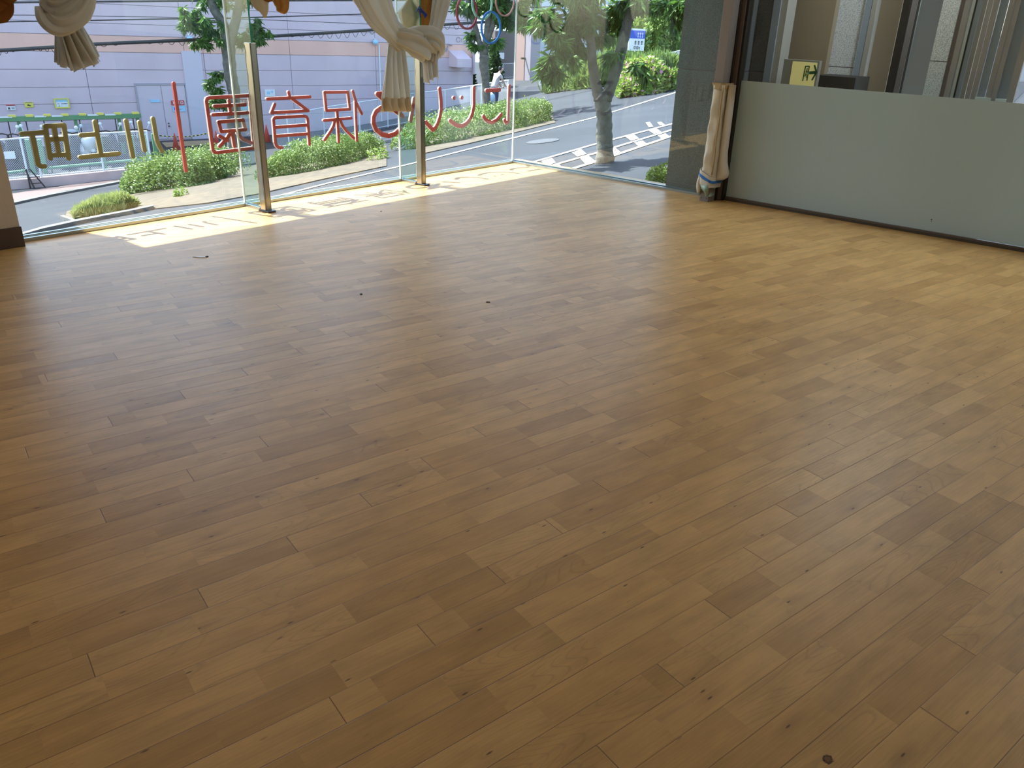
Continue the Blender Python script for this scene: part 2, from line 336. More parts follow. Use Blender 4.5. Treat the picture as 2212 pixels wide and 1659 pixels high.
# ------------------------------------------------------------------ mesh helpers
class MB:
    def __init__(s): s.v = []; s.f = []; s.mi = []; s.mats = []; s.cur = 0
    def use(s, m):
        if m not in s.mats: s.mats.append(m)
        s.cur = s.mats.index(m); return s
    def add(s, vs, fs):
        o = len(s.v); s.v += [tuple(map(float, v)) for v in vs]; s.f += [tuple(o + i for i in f) for f in fs]; s.mi += [s.cur] * len(fs); return s
    def frame_box(s, o, a, b, c):
        """a box with a corner at o and edges a, b, c"""
        o, a, b, c = map(np.array, (o, a, b, c))
        if np.dot(np.cross(a, b), c) < 0: a, b = b, a
        vs = [o, o + a, o + a + b, o + b, o + c, o + a + c, o + a + b + c, o + b + c]
        return s.add(vs, [(0, 3, 2, 1), (4, 5, 6, 7), (0, 1, 5, 4), (1, 2, 6, 5), (2, 3, 7, 6), (3, 0, 4, 7)])
    def box(s, c, sx, sy, sz, ax=(1, 0, 0)):
        a = np.array(ax, float); a /= np.linalg.norm(a); b = np.array([-a[1], a[0], 0]); c = np.array(c, float)
        return s.frame_box(c - a * sx / 2 - b * sy / 2 - Z3 * sz / 2, a * sx, b * sy, Z3 * sz)
    def tube(s, path, rad, n=8, cap=True, flat=None):
        path = [np.array(p, float) for p in path]; N = len(path)
        rad = [rad] * N if isinstance(rad, (int, float)) else rad
        up = None; rings = []
        for i, p in enumerate(path):
            d = path[min(i + 1, N - 1)] - path[max(i - 1, 0)]; d /= (np.linalg.norm(d) + 1e-9)
            if up is None:
                up = np.array([0, 0, 1.0]) if abs(d[2]) < .9 else np.array([1.0, 0, 0])
            x = np.cross(up, d); x /= (np.linalg.norm(x) + 1e-9); y = np.cross(d, x); up = y
            rings.append([p + rad[i] * (x * math.cos(2 * math.pi * k / n) + y * math.sin(2 * math.pi * k / n)) for k in range(n)])
        vs = [v for r in rings for v in r]; fs = []
        for i in range(N - 1):
            for k in range(n):
                a = i * n + k; b = i * n + (k + 1) % n; fs.append((a, b, b + n, a + n))
        if cap: fs += [tuple(range(n - 1, -1, -1)), tuple((N - 1) * n + k for k in range(n))]
        return s.add(vs, fs)
    def lathe(s, c, prof, n=16, axis=(0, 0, 1)):
        ax = np.array(axis, float); ax /= np.linalg.norm(ax); t = np.array([1.0, 0, 0]) if abs(ax[0]) < .9 else np.array([0, 1.0, 0])
        x = np.cross(ax, t); x /= np.linalg.norm(x); y = np.cross(ax, x); c = np.array(c, float)
        vs = [c + ax * h + r * (x * math.cos(2 * math.pi * k / n) + y * math.sin(2 * math.pi * k / n)) for r, h in prof for k in range(n)]
        fs = [(i * n + k, i * n + (k + 1) % n, (i + 1) * n + (k + 1) % n, (i + 1) * n + k) for i in range(len(prof) - 1) for k in range(n)]
        fs += [tuple(range(n - 1, -1, -1)), tuple((len(prof) - 1) * n + k for k in range(n))]
        return s.add(vs, fs)
    def build(s, name, m=None, parent=None, smooth=False, bevel=0):
        me = bpy.data.meshes.new(name); me.from_pydata(s.v, [], s.f)
        mats = s.mats if s.mats else [m]
        for q in mats: me.materials.append(q if not isinstance(q, str) else M[q])
        if s.mats and m is None: me.polygons.foreach_set('material_index', s.mi)
        me.validate(); me.update()
        if smooth:
            for p in me.polygons: p.use_smooth = True
        o = bpy.data.objects.new(name, me); C_.objects.link(o)
        if parent is not None:
            o.parent = parent; o.matrix_parent_inverse = parent.matrix_basis.inverted()
        if bevel:
            md = o.modifiers.new('Bevel', 'BEVEL'); md.width = bevel; md.segments = 2; md.limit_method = 'ANGLE'
        return o
def empty(name, loc):
    o = bpy.data.objects.new(name, None); C_.objects.link(o); o.location = tuple(map(float, loc)); o.empty_display_size = .1; return o
def tag(o, label=None, cat=None, group=None, kind=None):
    if label: o['label'] = label
    if cat: o['category'] = cat
    if group: o['group'] = group
    if kind: o['kind'] = kind
    return o
def struct(o): o['kind'] = 'structure'; return o
def copy_tree(o, loc, rz=0.0, label=None):
    r = o.copy(); C_.objects.link(r); r.location = loc; r.rotation_euler = (0, 0, rz)
    if label: r['label'] = label
    for ch in list(o.children):
        c = ch.copy(); C_.objects.link(c); c.parent = r; c.matrix_parent_inverse = ch.matrix_parent_inverse.copy()
        for g in list(ch.children):
            d = g.copy(); C_.objects.link(d); d.parent = c; d.matrix_parent_inverse = g.matrix_parent_inverse.copy()
    return r
R = random.Random(7)
# ------------------------------------------------------------------ the ground outside: a smooth surface through levelled points
CTRL = [(10, 395, -3.6), (100, 405, -3.6), (330, 365, -3.6), (420, 300, -3.6), (700, 299, -3.4), (900, 262, -2.9),
        (1350, 300, -.5), (1240, 372, -.35), (1105, 299, -.85), (1462, 196, -.4), (1500, 330, -.22), (1465, 300, -.3), (700, 404, -1.3), (600, 431, -1.35),
        (830, 372, -1.2), (440, 430, -1.75), (260, 470, -2.0), (100, 490, -2.3), (45, 520, -2.2), (1220, 250, -1.1), (1050, 292, -1.1), (1300, 185, -.9), (1040, 250, -1.7)]
CP = [fl(x, y, z) for x, y, z in CTRL]
T_BLD = float(fl(420, 300, -3.6) @ NB)
S_DOOR = float(fl(420, 300, -3.6) @ UB)
CP += [Bf(s, T_BLD, -3.6) for s in (-22, -12, 0, 10)] + [Bf(30, T_BLD + 4, -1.5), Bf(42, 22, 0.8), Bf(-25, 18, -4), Bf(-14, 2, -3.5)]
CP = np.array(CP)
def _U(r): return np.where(r > 1e-6, r * r * np.log(r + 1e-9), 0)
_K = _U(np.hypot(CP[:, None, 0] - CP[None, :, 0], CP[:, None, 1] - CP[None, :, 1])) + np.eye(len(CP)) * .6
_P = np.c_[np.ones(len(CP)), CP[:, :2]]
_A = np.block([[_K, _P], [_P.T, np.zeros((3, 3))]])
_W = np.linalg.solve(_A, np.r_[CP[:, 2], 0, 0, 0])
def gz(x, y):
    r = np.hypot(np.asarray(x)[..., None] - CP[:, 0], np.asarray(y)[..., None] - CP[:, 1])
    z = _U(r) @ _W[:-3] + _W[-3] + _W[-2] * np.asarray(x) + _W[-1] * np.asarray(y)
    return np.minimum(z, np.where(np.hypot(np.asarray(x), np.asarray(y)) < 22, -.22, 3.0))
def gp(px, py, dz=0.0, tmax=110):
    d = ray(px, py); h = d / np.linalg.norm(d); ts = np.arange(7.5, tmax, .12)
    P = EYEP[None] + ts[:, None] * h[None]; g = gz(P[:, 0], P[:, 1]); i = np.argmax(P[:, 2] < g)
    if not (P[i, 2] < g[i]): i = len(ts) - 1
    a, b = ts[max(i - 1, 0)], ts[i]
    for _ in range(12):
        mth = (a + b) / 2; q = EYEP + mth * h
        if q[2] < gz(q[0], q[1]): b = mth
        else: a = mth
    q = EYEP + b * h; q[2] += dz; return q

# ------------------------------------------------------------------ the room
A_END, N_END = 9.6, 8.6            # extent of the room along and away from the long glass wall
CEIL = 2.85
b = MB()
poly = [W1(-.25, -.12), W1(A_END, -.12), W1(A_END, N_END), W1(-.25, N_END)]
b.add([tuple(p) for p in poly] + [tuple(p - Z3 * .18) for p in poly], [(0, 1, 2, 3), (7, 6, 5, 4), (0, 4, 5, 1), (1, 5, 6, 2), (2, 6, 7, 3), (3, 7, 4, 0)])
o = struct(b.build('floor', M['plank']))
b = MB(); b.frame_box(W1(-.6, -1.05, CEIL), U1 * (A_END + .8), N1 * (N_END + 1.2), Z3 * .25); struct(b.build('ceiling', M['ceil']))
# unseen eaves edge outside the long glass wall, added to end the sun patch
b = MB(); b.frame_box(W1(-.6, -1.12, CEIL - .02), U1 * (A_END + .8), N1 * .08, Z3 * .35); struct(b.build('trim_1', M['ceil']))
# wall stub left of the glass, with its baseboard
sL = w1(40, 531, .13)[0] - .03
b = MB(); b.frame_box(W1(sL, -.12, 0), U1 * (A_END - sL), N1 * .25, Z3 * CEIL); struct(b.build('wall_front', M['wall']))
b = MB(); b.frame_box(W1(sL + .02, -1.45, -2.5), U1 * .3, N1 * 1.32, Z3 * (CEIL + 2.5)); struct(b.build('shade_wing', M['wall']))  # unseen outer wing, added to move the left edge of the sun patch
b = MB(); b.frame_box(W1(sL - .006, .125, 0), U1 * (A_END - sL), N1 * .014, Z3 * .125); struct(b.build('baseboard_front', M['skirt'], bevel=.002))
b = MB(); b.frame_box(W1(A_END, -.12, 0), U1 * .15, N1 * (N_END + .2), Z3 * CEIL); struct(b.build('wall_left', M['wall']))
b = MB(); b.frame_box(W1(-.3, N_END, 0), U1 * (A_END + .5), N1 * .15, Z3 * CEIL); struct(b.build('wall_back', M['wall']))

# glass wall: panes between the fins
CUT = [0.0, 1.664, 3.325, sL + .02]
for i in range(3):
    b = MB(); b.frame_box(W1(CUT[i] + .004, -.006, .02), U1 * (CUT[i + 1] - CUT[i] - .008), N1 * .012, Z3 * (CEIL - .04))
    struct(b.build('window_%d' % (i + 1), M['glass']))
for i in (0, 1, 2):       # silicone joints: one at the corner, one at each fin
    b = MB(); b.frame_box(W1(CUT[i] - .004, -.008, .02), U1 * .009, N1 * .017, Z3 * (CEIL - .03)); struct(b.build('trim_%d' % (i + 2), M['silicone']))
b = MB()                  # sill channel of the long glass wall: two rails with a groove between them
b.use('sill').frame_box(W1(-.03, -.035, 0), U1 * (sL + .02), N1 * .022, Z3 * .03)
b.use('sill').frame_box(W1(-.03, .012, 0), U1 * (sL + .02), N1 * .022, Z3 * .022)
b.use('base').frame_box(W1(-.03, -.012, 0), U1 * (sL + .02), N1 * .024, Z3 * .012)
b.use('silicone').frame_box(W1(-.02, -.0135, .012), U1 * (sL), N1 * .006, Z3 * .012)
struct(b.build('trim_5'))
S2G = 2.40
b = MB(); b.frame_box(W2(.004, -.006, .02), U2 * (S2G - .01), N2 * .012, Z3 * (CEIL - .04)); struct(b.build('window_4', M['glass']))
b = MB()
b.use('sill').frame_box(W2(0, -.035, 0), U2 * S2G, N2 * .022, Z3 * .03)
b.use('sill').frame_box(W2(0, .012, 0), U2 * S2G, N2 * .022, Z3 * .022)
b.use('base').frame_box(W2(0, -.012, 0), U2 * S2G, N2 * .024, Z3 * .012)
struct(b.build('trim_6'))

# glass fins with their stainless edge cap and base plate
def make_fin(s, label):
    r = tag(empty('glass_fin', W1(s, 0, 0)), label, 'glass fin', 'glass fins with stainless caps standing off the long window')
    b = MB(); b.frame_box(W1(s - .006, .008, .02), U1 * .012, N1 * .285, Z3 * (CEIL - .03)); b.build('fin_pane', M['fin'], r)
    b = MB(); b.frame_box(W1(s - .0062, .2935, 1.19), U1 * .0124, N1 * .0025, Z3 * (CEIL - 1.2)); tag(b.build('fin_edge', M['edge'], r), 'green polished glass edge')
    b = MB()
    for q, w in ((-.026, .012), (.014, .012)): b.frame_box(W1(s + q, .24, .012), U1 * w, N1 * .07, Z3 * 1.188)
    b.frame_box(W1(s - .026, .298, .012), U1 * .052, N1 * .012, Z3 * 1.188)
    o = b.build('edge_cap', M['steel'], r, bevel=.003); tag(o, 'stainless channel capping the lower fin edge')
    b = MB(); b.frame_box(W1(s - .034, .225, 0), U1 * .068, N1 * .125, Z3 * .013); b.build('base_plate', M['base'], r, bevel=.002)
    b = MB()
    for q in (-.024, .013): b.frame_box(W1(s + q, .02, 0), U1 * .011, N1 * .21, Z3 * .022)
    b.build('floor_channel', M['sill'], r)
    b = MB(); b.tube([W1(s + .026, .245 + .004 * math.sin(z * 40), z) for z in np.linspace(.05, 1.18, 24)], [.0028 + .0012 * math.sin(i * 2.1) for i in range(24)], 6); b.build('silicone_bead', M['silicone'], r)
    return r
make_fin(CUT[2], 'glass fin with stainless cap nearer the left wall, in front of the red 園')
make_fin(CUT[1], 'glass fin with stainless cap under the knotted cream curtain')

# brown mullion with the mop-cover protector tied round it
pm = empty('brown_mullion', W2(2.43, .12, 0)); tag(pm, 'taupe steel mullion between the clear glass and the frosted partition', 'mullion')
b = MB(); b.frame_box(W2(2.415, .03, 0), U2 * .085, N2 * .215, Z3 * CEIL); b.build('front_post', M['brownlite'], pm, bevel=.003)
b = MB(); b.frame_box(W2(2.50, -.03, 0), U2 * .012, N2 * .15, Z3 * CEIL); b.build('gasket', M['brownblack'], pm)
b = MB(); b.frame_box(W2(2.512, -.03, 0), U2 * .03, N2 * .12, Z3 * CEIL); b.frame_box(W2(2.40, -.04, 0), U2 * .10, N2 * .06, Z3 * CEIL); b.build('side_frame', M['brown'], pm)
b = MB(); b.frame_box(W2(2.542, -.03, 0), U2 * .02, N2 * .10, Z3 * CEIL); b.build('side_gasket', M['brownblack'], pm)
for q in (2.43, 2.482):
    b = MB(); b.lathe(W2(q, .246, .03), [(.005, 0), (.005, .003), (.001, .004)], 8, N2); b.build('screw', M['darksteel'], pm)
# protector: a puffy sleeve hung over the mullion
pc = empty('post_protector', W2(2.46, .15, .2)); tag(pc, 'cream padded sleeve wrapped round the mullion and tied with blue tape', 'protective cover')
def sleeve(z0, z1, rs, name, m, par, wr=.006, nz=26, nt=34, wob=5, n0=.15, twist=0):
    b = MB(); vs = []; fs = []
    for i in range(nz):
        z = z0 + (z1 - z0) * i / (nz - 1); a, bb, dx = rs(i / (nz - 1))
        for k in range(nt):
            t = 2 * math.pi * k / nt; ct, st = math.cos(t), math.sin(t)
            e = .45
            x = a * math.copysign(abs(ct) ** e, ct); y = bb * math.copysign(abs(st) ** e, st)
            w = wr * (math.sin(wob * t + z * 14) * .6 + math.sin(3 * t - z * 31 + 1.2) * .7 + math.sin(z * 47 + t) * .4)
            q = 1 + w / max(a, .01)
            vs.append(W2(2.462 + dx + x * q, n0 + y * q, z))
    for i in range(nz - 1):
        for k in range(nt): fs.append((i * nt + k, i * nt + (k + 1) % nt, (i + 1) * nt + (k + 1) % nt, (i + 1) * nt + k))
    b.add(vs, fs); return b.build(name, m, par, smooth=True)
sleeve(.20, 1.0, lambda t: (.054 + .014 * (1 - t) ** 2, .118 + .02 * (1 - t) ** 3, .006), 'sleeve', M['cover'], pc, .0028)
sleeve(.965, 1.015, lambda t: (.058, .121, .004), 'taped_top', M['coverdark'], pc, .007, 8)
# flat flap on the partition side, ending in a rounded lobe
b = MB(); pts = [(1.0, .0, .030), (.8, .0, .034), (.6, 0, .036), (.45, 0, .036), (.36, .004, .042), (.30, .008, .056), (.26, .010, .066), (.225, .006, .062), (.20, -.01, .045)]
rings = []
for z, dx, wd in pts:
    c = W2(2.545 + dx + wd * .2, .16, z); rr = []
    for k in range(14):
        t = 2 * math.pi * k / 14; rr.append(c + U2 * wd * .9 * math.cos(t) + N2 * .05 * math.sin(t))
    rings.append(rr)
b.add([v for r_ in rings for v in r_], [(i * 14 + k, i * 14 + (k + 1) % 14, (i + 1) * 14 + (k + 1) % 14, (i + 1) * 14 + k) for i in range(len(rings) - 1) for k in range(14)] + [tuple(range(14)), tuple(range((len(rings) - 1) * 14, len(rings) * 14))])
b.build('side_flap', M['coverpipe'], pc, smooth=True)
b = MB(); b.tube([W2(2.522 + .003 * math.sin(z * 20), .275, z) for z in np.linspace(.25, .985, 20)], .007, 8); b.build('seam', M['coverdark'], pc, smooth=True)
def band(z, dz, name, m, ext, tilt=.09, par=pc, wob=0.0):
    b = MB(); vs = []; n = 40
    for k in range(n):
        t = 2 * math.pi * k / n; ct, st = math.cos(t), math.sin(t); e = .5
        x = (.064 + ext) * math.copysign(abs(ct) ** e, ct); y = (.132 + ext) * math.copysign(abs(st) ** e, st)
        zz = z - tilt * (x / .064) * .32 + wob * math.sin(3 * t)
        for q in (-dz / 2, dz / 2): vs.append(W2(2.462 + x, .15 + y, zz + q))
        for q in (dz / 2, -dz / 2): vs.append(W2(2.462 + x * .93, .15 + y * .93, zz + q))
    fs = [(k * 4 + a, ((k + 1) % n) * 4 + a, ((k + 1) % n) * 4 + (a + 1) % 4, k * 4 + (a + 1) % 4) for k in range(n) for a in range(4)]
    b.add(vs, fs); return b.build(name, m, par, smooth=False)
band(.238, .034, 'rolled_hem', M['coverpipe'], .012)
band(.215, .022, 'blue_tape', M['bluetape'], .016)
band(.175, .055, 'lower_hem', M['coverpipe'], .007, .06, wob=.006)
sleeve(.05, .18, lambda t: (.044 + .016 * t, .108 + .014 * t, -.006), 'green_wrapping', M['teal'], pc, .016, 12)
b = MB(); b.tube([W2(2.402 + .004 * math.sin(i), .262 + .004 * math.sin(i * 2), .25 - i * .02) for i in range(10)], [.012, .016, .018, .020, .02, .022, .024, .021, .018, .012], 9); b.build('loose_fold', M['cover'], pc, smooth=True)

# frosted partition right of the mullion
fp = empty('frosted_partition', W2(3.8, 0, 0)); tag(fp, 'long glass partition with grey green frosted film on its lower metre', 'partition')
SE = 8.4
b = MB(); b.frame_box(W2(2.562, -.008, .03), U2 * (SE - 2.56), N2 * .016, Z3 * (CEIL - .05)); b.build('clear_pane', M['glass'], fp)
b = MB(); b.frame_box(W2(2.562, .009, .034), U2 * (SE - 2.56), N2 * .003, Z3 * 1.002); b.build('frosted_film', M['frost'], fp)
b = MB(); b.use('darksteel').frame_box(W2(2.55, -.03, 0), U2 * (SE - 2.55), N2 * .07, Z3 * .018).use('brown').frame_box(W2(2.55, -.02, .018), U2 * (SE - 2.55), N2 * .045, Z3 * .014); b.build('floor_rail', None, fp)
b = MB()
q = w2(2013, 474); b.lathe(W2(q[0], .0125, q[1]), [(.006, 0), (.004, .001)], 7, N2); b.lathe(W2(q[0] + .003, .0125, q[1] - .014), [(.0035, 0), (.002, .001)], 7, N2); b.build('film_blemish', M['base'], fp)

# ------------------------------------------------------------------ lobby behind the partition
b = MB(); b.frame_box(W2(S2G - .1, -7, -.22), U2 * 9, N2 * 6.94, Z3 * .16); struct(b.build('lobby_floor', mat('lobby_stone', (.30, .29, .27), .5, noise=(9, .1))))
b = MB(); b.frame_box(W2(S2G + .6, -5.1, CEIL), U2 * 8, N2 * 4.0, Z3 * .2); struct(b.build('lobby_ceiling', M['ceil']))
def slab(name, m, x0, x1, off, depth, z0=-.1, z1=CEIL, y=100, parent=None, bevel=0, dy=None):
    """an upright with its near face `off` behind the partition, seen between pixel columns x0 and x1"""
    s0 = w2(x0, y, -off)[0]; s1 = w2(x1, y if dy is None else dy, -off)[0]
    b = MB(); b.frame_box(W2(s0, -off - depth, z0), U2 * (s1 - s0), N2 * depth, Z3 * (z1 - z0)); return b.build(name, M[m] if isinstance(m, str) else m, parent, bevel=bevel)
def gcol(x0, x1, off, depth, m, label, joints, y=100):
    r = empty('granite_pillar', W2((w2(x0, y, -off)[0] + w2(x1, y, -off)[0]) / 2, -off, 0)); tag(r, label, 'pillar', 'granite clad pillars')
    cuts = [-.1] + sorted(joints) + [CEIL]
    for a, c in zip(cuts[:-1], cuts[1:]): slab('granite_slab', m, x0, x1, off, depth, a + .004, c - .004, y, r)
    slab('mortar_core', 'joint', x0 + 1, x1 - 1, off + .008, depth - .016, -.1, CEIL - .001, y, r)
    return r
gcol(1459, 1568, .10, .75, 'granite', 'dark grey granite pillar outside the clear glass beside the mullion', [w2(1500, 150, -.10)[1], w2(1500, 402, -.10)[1]], 200)
gcol(1600, 1657, .55, .6, 'granite', 'shaded granite pillar just right of the mullion', [w2(1640, 155, -.55)[1]])
o = tag(slab('steel_door_jamb', 'greymetal', 1658, 1673, .5, .06), 'grey steel jamb between granite and pale stone, left of the exit sign', 'door jamb')
o = tag(slab('pale_stone_jamb', 'beigelite', 1674, 1688, .52, .2), 'narrow pale stone jamb left of the exit sign', 'stone jamb')
o = tag(slab('beige_wall_panel', 'beige', 1689, 1790, .9, .1), 'beige wall panel behind the green exit sign', 'wall panel')
gcol(1783, 1852, 1.05, .5, 'granite2', 'grey granite pillar right of the exit sign', [w2(1820, 145, -1.05)[1]])
o = tag(slab('steel_door_jamb', 'greymetal', 1853, 1866, 1.0, .06), 'grey steel jamb right of the middle granite pillar', 'door jamb')
o = tag(slab('pale_stone_jamb', 'beigelite', 1867, 1878, 1.0, .2), 'narrow pale stone jamb right of the middle granite pillar', 'stone jamb')
o = tag(slab('beige_wall_panel', 'beige', 1879, 1931, 1.1, .1), 'beige wall panel between the pillar and the dark glazed door', 'wall panel')
zc = w2(1820, 165, -.8)[1]
sA, sB = w2(1770, 100, -.6)[0], w2(1862, 100, -.6)[0]
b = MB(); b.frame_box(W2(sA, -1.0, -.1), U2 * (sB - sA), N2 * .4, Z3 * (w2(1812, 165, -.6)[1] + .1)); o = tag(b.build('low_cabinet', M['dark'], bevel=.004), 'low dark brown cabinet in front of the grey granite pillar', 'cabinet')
gd = empty('glazed_door', W2(w2(1960, 100, -.7)[0], -.7, 0)); tag(gd, 'dark glazed door with brown frame left of the bright granite pillar', 'door')
slab('door_frame', 'brownblack', 1932, 1946, .6, .08, parent=gd); slab('door_stile', 'brownlite', 1947, 1962, .66, .05, parent=gd); slab('glass_edge', 'base', 1963, 1968, .64, .03, parent=gd)
slab('door_pane', M['glass'], 1969, 2016, .7, .012, parent=gd)
b = MB(); b.frame_box(W2(4.9, -4.6, -.1), U2 * 6.5, N2 * .12, Z3 * 3.0); struct(b.build('wall_lobby', M['beigelite']))
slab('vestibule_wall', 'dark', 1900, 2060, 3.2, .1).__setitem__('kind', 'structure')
gcol(2016, 2053, .30, .4, 'granite2', 'bright speckled granite pillar nearest the right edge', [w2(2020, 132, -.3)[1]])
fr = [(2054, 2063, .28, 'brown'), (2064, 2075, .22, 'mauve'), (2078, 2084, .24, 'silicone'), (2085, 2088, .26, 'brownblack'), (2089, 2098, .25, 'greymetal'), (2099, 2110, .28, 'beigelite'), (2111, 2122, .22, 'mauve'), (2123, 2134, .18, 'mauve')]
sd_ = empty('sliding_door_frame', W2(w2(2095, 100, -.25)[0], -.25, 0)); tag(sd_, 'bundle of taupe and grey door uprights right of the bright pillar', 'door frame')
for x0, x1, of, m in fr: slab('upright', m, x0, x1, of, .05, parent=sd_)
sash = empty('sash_window', W2(w2(2180, 100, -.2)[0], -.2, 0)); tag(sash, 'taupe framed sash at the right edge with a reflection put into its pane colour', 'window')
slab('stile', 'mauve', 2156, 2168, .18, .05, parent=sash); slab('stile', 'mauve', 2170, 2180, .17, .05, parent=sash); slab('stile', 'mauve', 2204, 2220, .18, .05, parent=sash)
mg = mat('sash_reflection_tint', (.34, .40, .48), .05, spec=.9)  # blue grey base colour stands in for the reflected building
slab('pane', mg, 2137, 2155, .20, .01, 0, parent=sash); slab('pane', mg, 2180, 2204, .20, .01, 0, parent=sash)
slab('white_track', 'silicone', 2134, 2204, .17, .03, 1.03 - .06, 1.045, parent=sash)
LM2 = mat('lobby_fill_panel', (.8, .8, .8), .6, emis=((.86, .93, 1), 2.0))  # lobby lights are unseen, added to brighten the pillars and the film
for q_, lab in ((4.2, 'added lobby fill light near the exit sign'), (6.6, 'added lobby fill light near the right edge')):
    r = tag(empty('fill_light', W2(q_, -.95 + .75, CEIL)), lab, 'ceiling light', 'added lobby fill lights')
    b = MB(); b.frame_box(W2(q_ - .5, -.32, CEIL - .05), U2 * 1.0, N2 * .2, Z3 * .05); b.build('housing', M['whitemetal'], r)
    b = MB(); b.frame_box(W2(q_ - .48, -.30, CEIL - .056), U2 * .96, N2 * .16, Z3 * .006); b.build('fill_panel', LM2, r)
    l = bpy.data.lights.new('lobby_fill', 'AREA'); l.shape = 'RECTANGLE'; l.size = .96; l.size_y = .16; l.energy = LOBBY_FILL_W; l.color = (.86, .93, 1)
    lo = bpy.data.objects.new('lobby_fill_light', l); C_.objects.link(lo); lo.location = tuple(W2(q_, -.22, CEIL - .06)); lo.rotation_euler = (0, 0, math.atan2(U2[1], U2[0]))
# exit sign
of = .42
ex0, ez1 = w2(1694, 127, -of); ex1 = w2(1772, 127, -of)[0]; ezb = .92
es = empty('exit_sign', W2((ex0 + ex1) / 2, -of - .03, ezb)); tag(es, 'lit emergency exit sign with running figure, door and right arrow in green', 'exit sign')
b = MB(); b.frame_box(W2(ex0, -of - .06, ezb), U2 * (ex1 - ex0), N2 * .058, Z3 * (ez1 - ezb)); b.build('housing', M['exitbox'], es, bevel=.002)
fx0 = w2(1713, 130, -of)[0]; fx1 = ex1 - .018
b = MB(); b.frame_box(W2(fx0, -of - .003, ezb + .005), U2 * (fx1 - fx0), N2 * .003, Z3 * (ez1 - ezb - .02)); b.build('face', M['exitface'], es)
b = MB()
def estroke(pts, w):
    q = [np.array(w2(x, y, -of)) for x, y in pts]
    for a, c in zip(q[:-1], q[1:]):
        d = c - a; L = np.linalg.norm(d); d = d / L; n_ = np.array([-d[1], d[0]])
        p = [a - d * w * .3 + n_ * w / 2, c + d * w * .3 + n_ * w / 2, c + d * w * .3 - n_ * w / 2, a - d * w * .3 - n_ * w / 2]
        P = [W2(v[0], -of + .001, v[1]) for v in p]; b.add(P + [v + N2 * .0015 for v in P], [(0, 1, 2, 3), (7, 6, 5, 4), (0, 4, 5, 1), (1, 5, 6, 2), (2, 6, 7, 3), (3, 7, 4, 0)])
Z = lambda x, y: (1640 + x / 11.06, 90 + y / 11.06)
estroke([Z(1040, 930), Z(1110, 590), Z(1200, 590), Z(1140, 925)], .010)
estroke([Z(1150, 640), Z(1125, 750), Z(1090, 830)], .008); estroke([Z(1140, 680), Z(1165, 740)], .006); estroke([Z(1125, 750), Z(1125, 860)], .006); estroke([Z(1150, 700), Z(1105, 720)], .005)
estroke([Z(1215, 745), Z(1360, 735)], .024); estroke([Z(1325, 570), Z(1368, 735), Z(1265, 910)], .014)
b.build('pictogram', M['exitgreen'], es)

# ------------------------------------------------------------------ letters on the glass (they face the street, so they read backwards from here)
def strokes_mesh(lines, w, thick, off, face='red', side='creamside'):
    b = MB(); fn = N1
    for ln in lines:
        closed = ln[0] == 'C'; pts = [np.array(w1(x, y, off)) for x, y in (ln[1:] if closed else ln)]
        if closed: pts.append(pts[0])
        for lay, (n0, tk, ww) in (('s', (off - thick / 2, thick, w * .94)), ('f', (off + thick / 2, .0012, w))):
            b.use(side if lay == 's' else face)
            for a, c in zip(pts[:-1], pts[1:]):
                d = c - a; L = np.linalg.norm(d)
                if L < 1e-6: continue
                d /= L; n_ = np.array([-d[1], d[0]]) * ww / 2
                P = [W1(v[0], n0, v[1]) for v in (a + n_, c + n_, c - n_, a - n_)]
                b.add(P + [v + fn * tk for v in P], [(0, 1, 2, 3), (7, 6, 5, 4), (0, 4, 5, 1), (1, 5, 6, 2), (2, 6, 7, 3), (3, 7, 4, 0)])
            for q_, v in enumerate(pts): b.lathe(W1(v[0], n0 - .0003, v[1]), [(ww / 2 - .0002, 0), (ww / 2 - .0002, tk + .0005 + .0002 * (q_ % 2))], 16, fn)
    return b
OFF = -.020
M['creamside'] = mat('cream_letter_side', (.72, .52, .48), .6); M['goldside'] = mat('gold_letter_side', (.50, .44, .26), .5)
